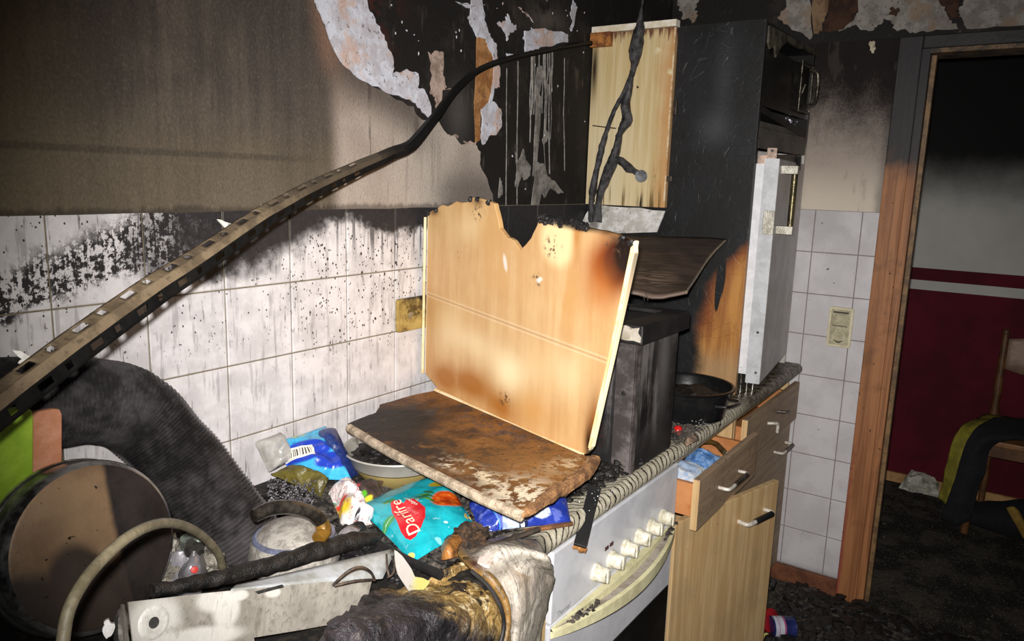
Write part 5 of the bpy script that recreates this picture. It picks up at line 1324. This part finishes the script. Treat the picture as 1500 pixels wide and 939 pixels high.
obj('rolled_rim', MB().tube([pl(676, 818, z=.880), pl(692, 826, z=.888), pl(722, 852, y=-.622), pl(740, 882, y=-.645), pl(744, 915, y=-.655), pl(735, 960, y=-.660)], [.004, .007, .008, .006, .005, .005], 12, smooth=6), simple('mustard_melt', H('8d6a38'), H('4f3f26'), 30, .45, bump=.003), parent=mco, label='mustard brown rolled edge')
obj('black_seam', MB().tube([pl(690, 836, z=.900), pl(718, 862, y=-.640), pl(734, 892, y=-.662), pl(738, 920, y=-.668), pl(728, 960, y=-.672)], .0032, 8, smooth=6), SOOT, parent=mco)
obj('charred_clod', MB().lump(at(690, 788, z=.885), (.032, .03, .022), 3, .45, 9), simple('crumbly_char', H('181412'), H('4a3420'), 50, .8, bump=.006), label='crumbly black and rust clod at the top of the off-white casing', cat='debris')
ct = MB().patch([[pl(652, 790, z=.885), pl(665, 782, z=.9), pl(680, 790, z=.885)], [pl(646, 805, z=.885), pl(656, 800, z=.905), pl(668, 806, z=.892)], [pl(650, 822, z=.88), pl(660, 818, z=.892), pl(670, 816, z=.885)]], 14, 12, .006, 30)
obj('melted_curl', ct, simple('amber_melt', H('a8713a'), H('5c3a1e'), 25, .4, bump=.003), label='amber brown curl of melted plastic under the turquoise bag', cat='melted plastic', solid=.005)
pk = MB().slab(jag([pl(706, 810, z=.902), pl(716, 806, z=.905), pl(722, 822, z=.902), pl(718, 830, z=.899), pl(700, 822, z=.902)], .002, 3, 4), (0, -.3, 1), .004)
obj('pink_shard', pk, simple('pinkish_white_shard', H('d6c6bc'), H('b89c90'), 50, .5), label='pointed pinkish white shard lying on the melted casing', cat='shard', smooth=0)

# burnt slat with a raw wooden end, propped on the worktop edge
s0, s1 = at(872, 712, z=.885), at(848, 806, y=-.622)
sd_ = (s1-s0).normalized(); sw = sd_.cross((CAM-s0).normalized()).normalized(); sn = sw.cross(sd_).normalized()
if sn.dot(CAM-s0) < 0: sn = -sn
sl_ = thing('burnt_slat', 'charred black flat slat with a raw broken wooden end, leaning over the worktop edge', 'slat', s1)
obj('slat', MB().obox((s0+s1)/2+sn*.004, (s1-s0)*.46, sw*.0125, sn*.004), SOOT, parent=sl_, bevel=.001, smooth=0)
obj('raw_end', MB().slab(jag([s1-sd_*.022+sw*.013, s1-sd_*.022-sw*.013, s1-sd_*.002-sw*.013, s1+sd_*.0-sw*.004, s1-sd_*.004+sw*.006, s1-sd_*.003+sw*.013], .002, 3, 9), sn, .007), simple('raw_orange_wood', H('b57f45'), H('8a5a2c'), 40, .7, bump=.002), parent=sl_, label='raw orange-brown broken end', smooth=0)
# brown stick pieces
for k, (q0, q1, w_, lab) in enumerate((((770, 778), (838, 766), .010, 'reddish brown splinter lying below the dark blue packet'), ((716, 800), (790, 775), .007, 'thin charred splinter across the melted casing'))):
    a_, b_ = at(*q0, z=.872 if k == 0 else .90), at(*q1, z=.872 if k == 0 else .89)
    obj('wood_splinter', MB().bar(a_, b_, (0, 0, 1), .006, w_), simple('splinter_%d' % k, H('8a5e38') if k == 0 else H('2c241e'), H('5a3a22') if k == 0 else H('4a4038'), 40, .7), label=lab, cat='splinter', smooth=0, bevel=.001)

# ------------------------------------------------------------------ perforated angle profile hanging across
pp_ = [at(-60, 634, y=-.44), at(0, 590, y=-.42), at(100, 513, y=-.385), at(200, 441, y=-.345), at(300, 374, y=-.30), at(400, 308, y=-.25), at(500, 257, y=-.195), at(570, 226, y=-.155), at(598, 214, y=-.135), at(615, 197, y=-.12), at(640, 166, y=-.09), at(668, 130, y=-.062), at(700, 103, y=-.04), at(740, 87, y=-.024), at(790, 76, y=-.016), at(840, 66, y=-.014), at(875, 62, y=-.014)]
ps = spline(pp_, 14)
# resample to even steps
ev = [ps[0]]; st_ = .0052
for q in ps[1:]:
    while (q-ev[-1]).length >= st_: ev.append(ev[-1]+(q-ev[-1]).normalized()*st_)
pm_ = MB(); nP = len(ev)
nrmd = []
vs = []
for i, q in enumerate(ev):
    t_ = (ev[min(i+1, nP-1)]-ev[max(i-1, 0)]).normalized()
    toc = (Vector((-.62, -1.15, 1.35))-q); toc = (toc-t_*toc.dot(t_)).normalized()
    wd = t_.cross(toc).normalized()
    if wd.z < 0: wd = -wd
    fade = min(1, max(.36, (nP-i)/nP*1.15)); w_ = .0150*fade
    ta_ = max(0, (i-nP*.52)/(nP*.48))
    k_ = mn.noise(q*14)*.0012*(1+3*ta_)
    for a_, b_ in ((.0155, -.012), (.0135, -.0095), (.0075, -.0035), (.0050, 0), (-.0055, .0005), (-.0085, -.001), (-.0160, -.004), (-.0205, -.006)):
        vs.append(q+(wd*(a_+k_)+toc*b_)*(fade*1.12))
fs = []; pmi = []; W_ = 8
for i in range(nP-1):
    ph = i % 16
    perf = ph in (2, 3, 4, 5, 10, 11) and i < nP*.40
    for k in range(7):
        if perf and k in (1, 5): continue
        fs.append((i*W_+k, i*W_+k+1, (i+1)*W_+k+1, (i+1)*W_+k)); pmi.append(1 if k >= 4 else 0)  # lower strips of the section are matt black
def m_prof():
    mt = begin('burnt_metal_profile'); p = POS(); x, y, z = xyz(p); n = noise(p, 22, 5, .65); g = noise(p, 90, 4, .65)
    c = mix(sm(.35, .65, n), H('8a7860'), H('6b5c4a')); c = mix(sm(.6, .78, g)*.5, c, H('3a3028'))
    c = mix(sm(.05, .40, x+(n-.5)*.25)*.75, c, H('4c443a')); c = mix(sm(.52, .66, x+(n-.5)*.1), c, H('161515'))
    fin(c, .5, .2, (n*.5+g*.5, .0012), .5); return mt
pmb = MB().add(vs, fs); pmb.m = pmi
obj('metal_profile', pmb, [m_prof(), simple('matt_black_strip', H('0a0a0a'), H('151413'), 30, .85, spec=.15)], label='long bent perforated metal angle strip hanging diagonally from the burnt wall', cat='metal strip', solid=.0016, smooth=40, origin=(-.2, -.5, Z1+.4))
# torn plaster shreds stuck to it
for k, (q, sz, lab) in enumerate((([(318, 321), (330, 325), (345, 331), (347, 336), (334, 338)], 0, 'white plaster shred behind the middle of the metal strip'), ([(382, 300), (392, 299), (402, 305), (398, 308), (388, 306)], 0, 'small white plaster shred above the metal strip, close under the wallpaper'), ([(18, 513), (40, 520), (48, 528), (34, 537), (26, 532), (32, 526)], 0, 'white plaster shred at the low left end of the metal strip'))):
    yy = (-.02, -.02, -.36)[k]
    obj('plaster_shred', MB().slab(jag([at(*p_, y=yy) for p_ in q], .002, 2, k), (-.3, -.9, .3), .004), m_flake('shred_%d' % k, 'efece6', 'c9c4bc'), label=lab, cat='plaster shred', smooth=0)
nl = MB().tube([at(653, 132, y=-.004), at(660, 130, y=-.03), at(668, 131, y=-.05)], .0022, 8)
obj('wall_nail', nl, STEEL, label='bare nail in the charred wall above the bend of the metal strip', cat='nail')

# ------------------------------------------------------------------ sockets
def rrect(x0, x1, z0, z1, r, n=5):
    o = []
    for cx, cz, a0 in ((x1-r, z1-r, 0), (x0+r, z1-r, pi/2), (x0+r, z0+r, pi), (x1-r, z0+r, 1.5*pi)):
        o += [(cx+r*cos(a0+pi/2*k/n), cz+r*sin(a0+pi/2*k/n)) for k in range(n+1)]
    return o
def socket_insert(par, fr, c, mat_, name='socket_insert'):
    a = MB(); P_ = fr.w(*c, .0125)
    a.lathe([(.0205, .0), (.0205, .0015), (.0185, .0015), (.018, -.006), (0, -.006)], P_, fr.n, 32, close=False)
    return obj(name, a, mat_, parent=par, smooth=40)
# the switch and socket on the right wall
IV = simple('ivory_plastic', H('d9d0b4'), H('c6bb9c'), 14, .45, bump=None); IV2 = simple('grimy_ivory', H('bdb496'), H('9d9478'), 40, .5, bump=.0005)
DK = simple('dark_gap', H('2e2a24'), H('463f34'), 40, .6, bump=None)
c0, c1 = at(1215, 450, x=XW-.01), at(1246, 509, x=XW-.01)
FS = Frame((XW-.0045, (c0.y+c1.y)/2, (c0.z+c1.z)/2), (0, -1, 0), (0, 0, 1))
hw, hh = .041, .072
sw_ = thing('switch_and_socket', 'ivory double plate with a rocker switch over a socket, on the white tiles', 'socket', (XW-.005, FS.o.y, FS.o.z-hh))
obj('plate', MB().slab([FS.w(a_, b_, .010) for a_, b_ in rrect(-hw, hw, -hh, hh, .008)], FS.n, .010), IV, parent=sw_, bevel=.002, smooth=0)
obj('inner_frame', MB().slab([FS.w(a_, b_, .0115) for a_, b_ in rrect(-hw+.009, hw-.009, -hh+.009, hh-.009, .004)], FS.n, .0013), IV2, parent=sw_, smooth=0)
obj('gap', MB().slab([FS.w(a_, b_, .0121) for a_, b_ in rrect(-.026, .026, .0505, .0565, .002)], FS.n, .0005), DK, parent=sw_, smooth=0)
obj('gap', MB().slab([FS.w(a_, b_, .0121) for a_, b_ in rrect(-.025, .025, .0035, .006, .001)], FS.n, .0005), DK, parent=sw_, smooth=0)
obj('rocker', MB().slab([FS.w(a_, b_, .0145) for a_, b_ in rrect(-.025, .025, .007, .050, .003)], FS.n, .003), IV2, parent=sw_, bevel=.001, smooth=0)
socket_insert(sw_, FS, (0, -.034), IV)
hl = MB()
for dx in (-.0095, .0095): obj('pin_hole', MB().lathe([(.0040, 0), (0, 0)], FS.w(dx, -.032, .0074), FS.n, 14, close=False), DK, parent=sw_, smooth=0)
hl.slab([FS.w(-.015+.0015*k, -.0440-.006*sin(pi*k/20), .0143) for k in range(21)]+[FS.w(.015-.0015*k, -.0475-.0075*sin(pi*k/20), .0143) for k in range(21)], FS.n, .0005)
obj('socket_mark', hl, DK, parent=sw_, smooth=0)
# the yellowed double socket on the back wall
FK = Frame((.85, -.0045, 1.159), (1, 0, 0), (0, 0, 1)); FK.n = Vector((0, -1, 0))
def m_yel():
    mt = begin('heat_yellowed_plate'); p = POS(); x, y, z = xyz(p); n = noise(p, 25, 5, .65)
    c = mix(sm(.3, .7, n), H('b39a5a'), H('8c7440')); c = mix(sm(1.185, 1.21, z+(x-.80)*.18+(n-.5)*.04), c, H('1d1a17')); c = mix(sm(.6, .7, n), c, H('5a4826')); fin(c, .5, 0, (n, .002), .4); return mt
YM = m_yel()
k2 = thing('double_socket', 'heat-yellowed and sooty double socket on the white tiles beside the cream casing', 'socket', (.85, -.005, 1.118))
obj('plate', MB().slab([FK.w(a_, b_, .010) for a_, b_ in rrect(-.073, .073, -.041, .041, .008)], FK.n, .010), YM, parent=k2, bevel=.002, smooth=0)
obj('inner_frame', MB().slab([FK.w(a_, b_, .0115) for a_, b_ in rrect(-.055, -.002, -.028, .028, .003)], FK.n, .0013).slab([FK.w(a_, b_, .0115) for a_, b_ in rrect(.002, .055, -.028, .028, .003)], FK.n, .0013), YM, parent=k2, smooth=0)
for cx in (-.0285, .0285):
    socket_insert(k2, FK, (cx, 0), YM)
    obj('melted_core', MB().lump(FK.w(cx, 0, .007), (.012, .006, .016), 2, .5, 9), simple('charred_socket_core', H('3a322a'), H('8a7a60'), 60, .5), parent=k2)

# ------------------------------------------------------------------ ash and rubble on the worktop
R8 = random.Random(88)
def scatter(poly, n, zlo, zhi, smin, smax, sub=0, flat=.6):
    a = MB(); xs = [q[0] for q in poly]; ys = [q[1] for q in poly]
    while n:
        x, y = R8.uniform(min(xs), max(xs)), R8.uniform(min(ys), max(ys)); ins = False
        for i in range(len(poly)):
            (x1, y1), (x2, y2) = poly[i], poly[i-1]
            if (y1 > y) != (y2 > y) and x < (x2-x1)*(y-y1)/(y2-y1)+x1: ins = not ins
        if not ins: continue
        s_ = smin+(smax-smin)*R8.random()**2.5
        a.lump((x, y, R8.uniform(zlo, zhi)+s_*.3), (s_*R8.uniform(.6, 1.5), s_*R8.uniform(.6, 1.5), s_*flat), sub, .55, 9); n -= 1
    return a
obj('charred_debris', scatter([(.30, -.02), (.30, -.50), (.47, -.545), (1.0, -.545), (1.28, -.575), (1.62, -.565), (1.69, -.3), (1.69, -.02)], 2600, Z1, Z1+.004, .0025, .012), ASH, label='layer of black charred crumbs over the worktop', cat='debris', kind='stuff', smooth=0, origin=(.9, -.3, Z1))
obj('charcoal_heap', scatter([(.70, -.42), (.64, -.545), (.74, -.565), (.86, -.58), (.97, -.592), (.97, -.588), (.89, -.575), (.89, -.42)], 1200, Z1, Z1+.026, .003, .012), ASH, label='heap of glossy black charcoal crumbs between the casing and the metal box', cat='debris', kind='stuff', smooth=0, origin=(.8, -.5, Z1))
obj('ash_crumbs', scatter([(1.14, -.60), (1.14, -.45), (1.26, -.40), (1.30, -.60)], 500, Z1, Z1+.018, .0025, .009), RUBBLE, label='grey ash crumbs between the metal box and the black pot', cat='debris', kind='stuff', smooth=0, origin=(1.2, -.5, Z1))
obj('grey_rubble', scatter([(.26, -.26), (.30, -.52), (.52, -.56), (.60, -.40), (.50, -.16), (.36, -.12)], 1500, Z1, Z1+.012, .0025, .011), RUBBLE, label='greyish brown burnt rubble under the packets and the turquoise bag', cat='debris', kind='stuff', smooth=0, origin=(.4, -.35, Z1))
gl = MB()
for k in range(90):
    q = R8.choice([(870+R8.gauss(0, 22), 722+R8.gauss(0, 14)), (1010+R8.gauss(0, 18), 655+R8.gauss(0, 12)), (1028+R8.gauss(0, 6), 620+R8.gauss(0, 5))])
    gl.lump(at(*q, z=.885), (R8.uniform(.0005, .0016),)*3, 0, .3)
obj('glass_splinters', gl, simple('glinting_splinters', H('e9e9ec'), H('9a9a9e'), 90, .15, .4), label='tiny glinting splinters in the black ash along the worktop', cat='splinters', kind='stuff')
sc2 = MB().patch([[at(1000, 648, z=.87), at(1008, 640, z=.885), at(1018, 636, z=.875)], [at(1006, 654, z=.87), at(1014, 648, z=.886), at(1024, 644, z=.872)]], 12, 8, .004, 40)
obj('paper_scrap', sc2, simple('pinkish_scrap', H('b0937c'), H('7d6a5c'), 40, .7), label='pinkish crumpled scrap beside the small red ball', cat='paper', solid=.0012)
# ------------------------------------------------------------------ floor
obj('floor_debris', scatter([(1.7, -.66), (2.28, -.62), (2.28, -.95), (2.1, -1.3), (1.6, -1.2), (1.5, -.8)], 2600, 0, .010, .003, .018, flat=.35), RUBBLE, label='loose burnt rubble on the kitchen floor', cat='debris', kind='stuff', smooth=0, origin=(1.9, -.8, 0))
obj('black_floor_debris', scatter([(1.8, -.68), (2.28, -.64), (2.28, -.80), (2.24, -1.25), (1.9, -1.2)], 1500, 0, .018, .004, .024, flat=.4), ASH, label='black charred lumps on the floor before the doorway', cat='debris', kind='stuff', smooth=0, origin=(2.1, -.85, 0))
obj('far_floor_grit', scatter([(2.4, -.7), (3.6, -.7), (3.6, -1.6), (2.4, -1.5)], 260, 0, .001, .0015, .006), simple('pale_grit', H('5d574f'), H('2a2725'), 90, .8, bump=None), label='pale grit strewn over the floor of the next room', cat='grit', kind='stuff', origin=(3, -1.1, 0))
obj('charcoal_block', MB().lump(at(1128, 855, z=.03), (.022, .022, .028), 2, .3, 8), ASH, label='charcoal block on the floor by the red-brown skirting board', cat='debris')
cd = at(1137, 918, z=.037); cax = Vector((.62, -.78, 0)).normalized()
cn = thing('tin_can', 'blue and white labelled tin lying on the floor by the oak door', 'tin', (cd.x, cd.y, 0))
obj('body', MB().lathe([(0, .0), (.034, 0), (.0355, .002), (.0345, .005), (.0345, .074), (.0355, .077), (.034, .079), (0, .077)], Vector((cd.x, cd.y, .037))-cax*.02, cax, 36, close=False), simple('navy_tin', H('1c2350'), H('2a326a'), 20, .25, bump=None), parent=cn, smooth=40)
lb_ = obj('label', MB().lathe([(.0349, .006), (.0349, .040)], Vector((cd.x, cd.y, .037))-cax*.02, cax, 36, close=False), simple('white_label', H('cfd2de'), H('b4b8c8'), 30, .5, bump=None), parent=cn, smooth=60)
obj('label_band', MB().lathe([(.0351, .036), (.0351, .042)], Vector((cd.x, cd.y, .037))-cax*.02, cax, 36, close=False).lathe([(.0352, .018), (.0352, .020)], Vector((cd.x, cd.y, .037))-cax*.02, cax, 36, close=False), simple('pink_band', H('b0567e'), H('8f4668'), 20, .4, bump=None), parent=lb_, smooth=60)
rl = at(1124, 909, z=.04)
obj('red_lid', MB().lathe([(0, 0), (.038, 0), (.040, .004), (.040, .016), (.037, .018), (0, .018)], Vector((rl.x, rl.y, .042)), (-.35, -.9, .35), 36, close=False), simple('red_lid_plastic', H('a01c24'), H('84141c'), 20, .4, bump=None), label='round red plastic lid beside the blue and white tin on the floor', cat='disc', smooth=40)  # red lid lying loose beside the tin
yt = at(1122, 930, z=.02)
obj('yellow_tag', MB().lathe([(0, 0), (.013, 0), (.013, .005), (0, .006)], Vector((yt.x, yt.y, .012)), (-.5, -.7, .5), 20).tube([Vector((yt.x, yt.y, .012)), at(1108, 933, z=.012)], .003, 8), simple('pale_yellow_plastic', H('c9c474'), H('a9a45a'), 30, .5), label='small pale yellow plastic tag with a stem, in front of the round red lid', cat='tag')
obj('wood_stick', MB().bar(at(1160, 912, z=.012), at(1200, 906, z=.02), (0, 0, 1), .006, .008), simple('dull_stick', H('6e5634'), H('4c3a24'), 30, .7), label='thin brown stick on the floor right of the blue tin', cat='stick', smooth=0)

# ------------------------------------------------------------------ next room: chair, clothes, paper
CW = simple('turned_brown_wood', H('6e4a2a'), H('523520'), 12, .45)
ch = thing('wooden_chair', 'brown turned-wood chair with a pale curved backrest rail, in the dark next room', 'chair', (3.40, -1.36, 0))
def turned(p, q, r):
    n_ = 14; pr_ = []
    d_ = q-p; L_ = d_.length
    for k in range(n_+1): pr_.append((r*(1+.12*sin(k*2.6)) if 1 < k < n_-1 else r*.85, L_*k/n_))
    return MB().lathe(pr_, p, d_, 16)
BK = [(3.56, -1.19), (3.56, -1.56)]
for x_, y_ in BK: obj('rear_post', turned(Vector((x_, y_, 0)), Vector((x_+.03, y_, .86)), .017).lump((x_+.03, y_, .868), (.016, .016, .018), 2, 0), CW, parent=ch)
for x_, y_ in ((3.24, -1.15), (3.24, -1.60)): obj('leg', turned(Vector((x_, y_, 0)), Vector((x_, y_, .425)), .019), CW, parent=ch)
obj('seat', MB().box(3.21, 3.58, -1.62, -1.13, .425, .450), simple('worn_seat_wood', H('9a6a42'), H('7a5232'), 8, .5), parent=ch, bevel=.006, smooth=0)
obj('seat_rail', MB().box(3.225, 3.245, -1.585, -1.165, .375, .4248).box(3.245, 3.55, -1.165, -1.145, .375, .4248).box(3.245, 3.55, -1.60, -1.58, .375, .4248), CW, parent=ch, smooth=0)
br_ = []
for j in range(6):
    zz = .70+.14*j/5; br_.append([(3.583, -1.205-.34*t, zz-(.03*sin(pi*t*2) if j == 0 else 0)+.02*sin(pi*t)) for t in (0, .25, .5, .75, 1)])
obj('backrest', MB().patch(br_, 20, 6), simple('pale_back_rail', H('a98d78'), H('8a7060'), 10, .5), parent=ch, solid=.016)
JY = simple('yellow_lining', H('978c2c'), H('7a7224'), 20, .8, bump=.002); JB = simple('black_cloth', H('0e0f14'), H('17181e'), 30, .9, bump=.002)
jk = thing('jacket', 'black jacket with yellow lining thrown over the chair seat, hanging down its front corner', 'jacket', (3.25, -1.15, .1))
def jrow(l): return [Vector(q) for q in l]
obj('yellow_lining', MB().patch([
    jrow([(3.56, -1.16, .47), (3.57, -1.34, .485), (3.57, -1.50, .48)]),
    jrow([(3.42, -1.13, .48), (3.43, -1.30, .50), (3.44, -1.48, .49)]),
    jrow([(3.24, -1.09, .49), (3.26, -1.16, .505), (3.30, -1.24, .495)]),
    jrow([(3.17, -1.06, .42), (3.155, -1.10, .44), (3.16, -1.14, .445)]),
    jrow([(3.175, -1.05, .28), (3.15, -1.09, .28), (3.15, -1.12, .29)]),
    jrow([(3.19, -1.035, .15), (3.16, -1.075, .14), (3.155, -1.10, .15)])], 18, 40, .010, 10), JY, parent=jk, solid=.006)
obj('black_shell', MB().patch([
    jrow([(3.52, -1.22, .490), (3.54, -1.40, .500), (3.54, -1.60, .49)]),
    jrow([(3.38, -1.20, .505), (3.38, -1.38, .515), (3.38, -1.60, .505)]),
    jrow([(3.22, -1.15, .50), (3.20, -1.30, .505), (3.20, -1.55, .50)]),
    jrow([(3.145, -1.11, .42), (3.145, -1.17, .45), (3.19, -1.24, .47)]),
    jrow([(3.13, -1.09, .26), (3.12, -1.14, .27), (3.15, -1.19, .30)]),
    jrow([(3.135, -1.06, .08), (3.12, -1.12, .07), (3.14, -1.17, .10)])], 24, 44, .012, 9), JB, parent=jk, solid=.008)
sl2 = MB().tube([(3.42, -1.10, .02), (3.36, -1.36, .09), (3.34, -1.55, .12), (3.42, -1.75, .06)], [.05, .11, .13, .09], 20, smooth=6)
for i, v in enumerate(sl2.v): sl2.v[i] = Vector((v.x+.02*mn.noise(v*9), v.y+.02*mn.noise(v*9+Vector((3, 0, 0))), max(.002, v.z*.8+.02*mn.noise(v*8))))
gm = thing('dark_garment', 'dark bundled garment with a yellow stripe on the floor under the chair', 'clothing', (3.38, -1.45, 0))
obj('cloth', sl2, JB, parent=gm)
obj('yellow_stripe', MB().patch([[at(1474, 744, x=3.22), at(1484, 742, x=3.22), at(1492, 748, x=3.22)], [at(1484, 762, x=3.2), at(1494, 762, x=3.19), at(1502, 766, x=3.2)], [at(1500, 790, x=3.2), at(1512, 786, x=3.19), at(1520, 786, x=3.2)]], 10, 12, .004, 20), simple('tan_yellow_stripe', H('9a7a34'), H('7c6228'), 20, .8), parent=gm, solid=.006)
pc = at(1350, 722, z=0)
obj('crumpled_paper', MB().pillow([(pc.x-.06, pc.y+.10, .02), (pc.x+.03, pc.y+.06, .10), (pc.x+.03, pc.y-.07, .06), (pc.x-.07, pc.y-.08, .02)], .04, 18, .03, 22, seed=31, crease=1.4), simple('dirty_white_paper', H('c9c6b8'), H('8d897c'), 20, .8), label='crumpled dirty white paper on the floor by the dark red wall', cat='paper', smooth=30)
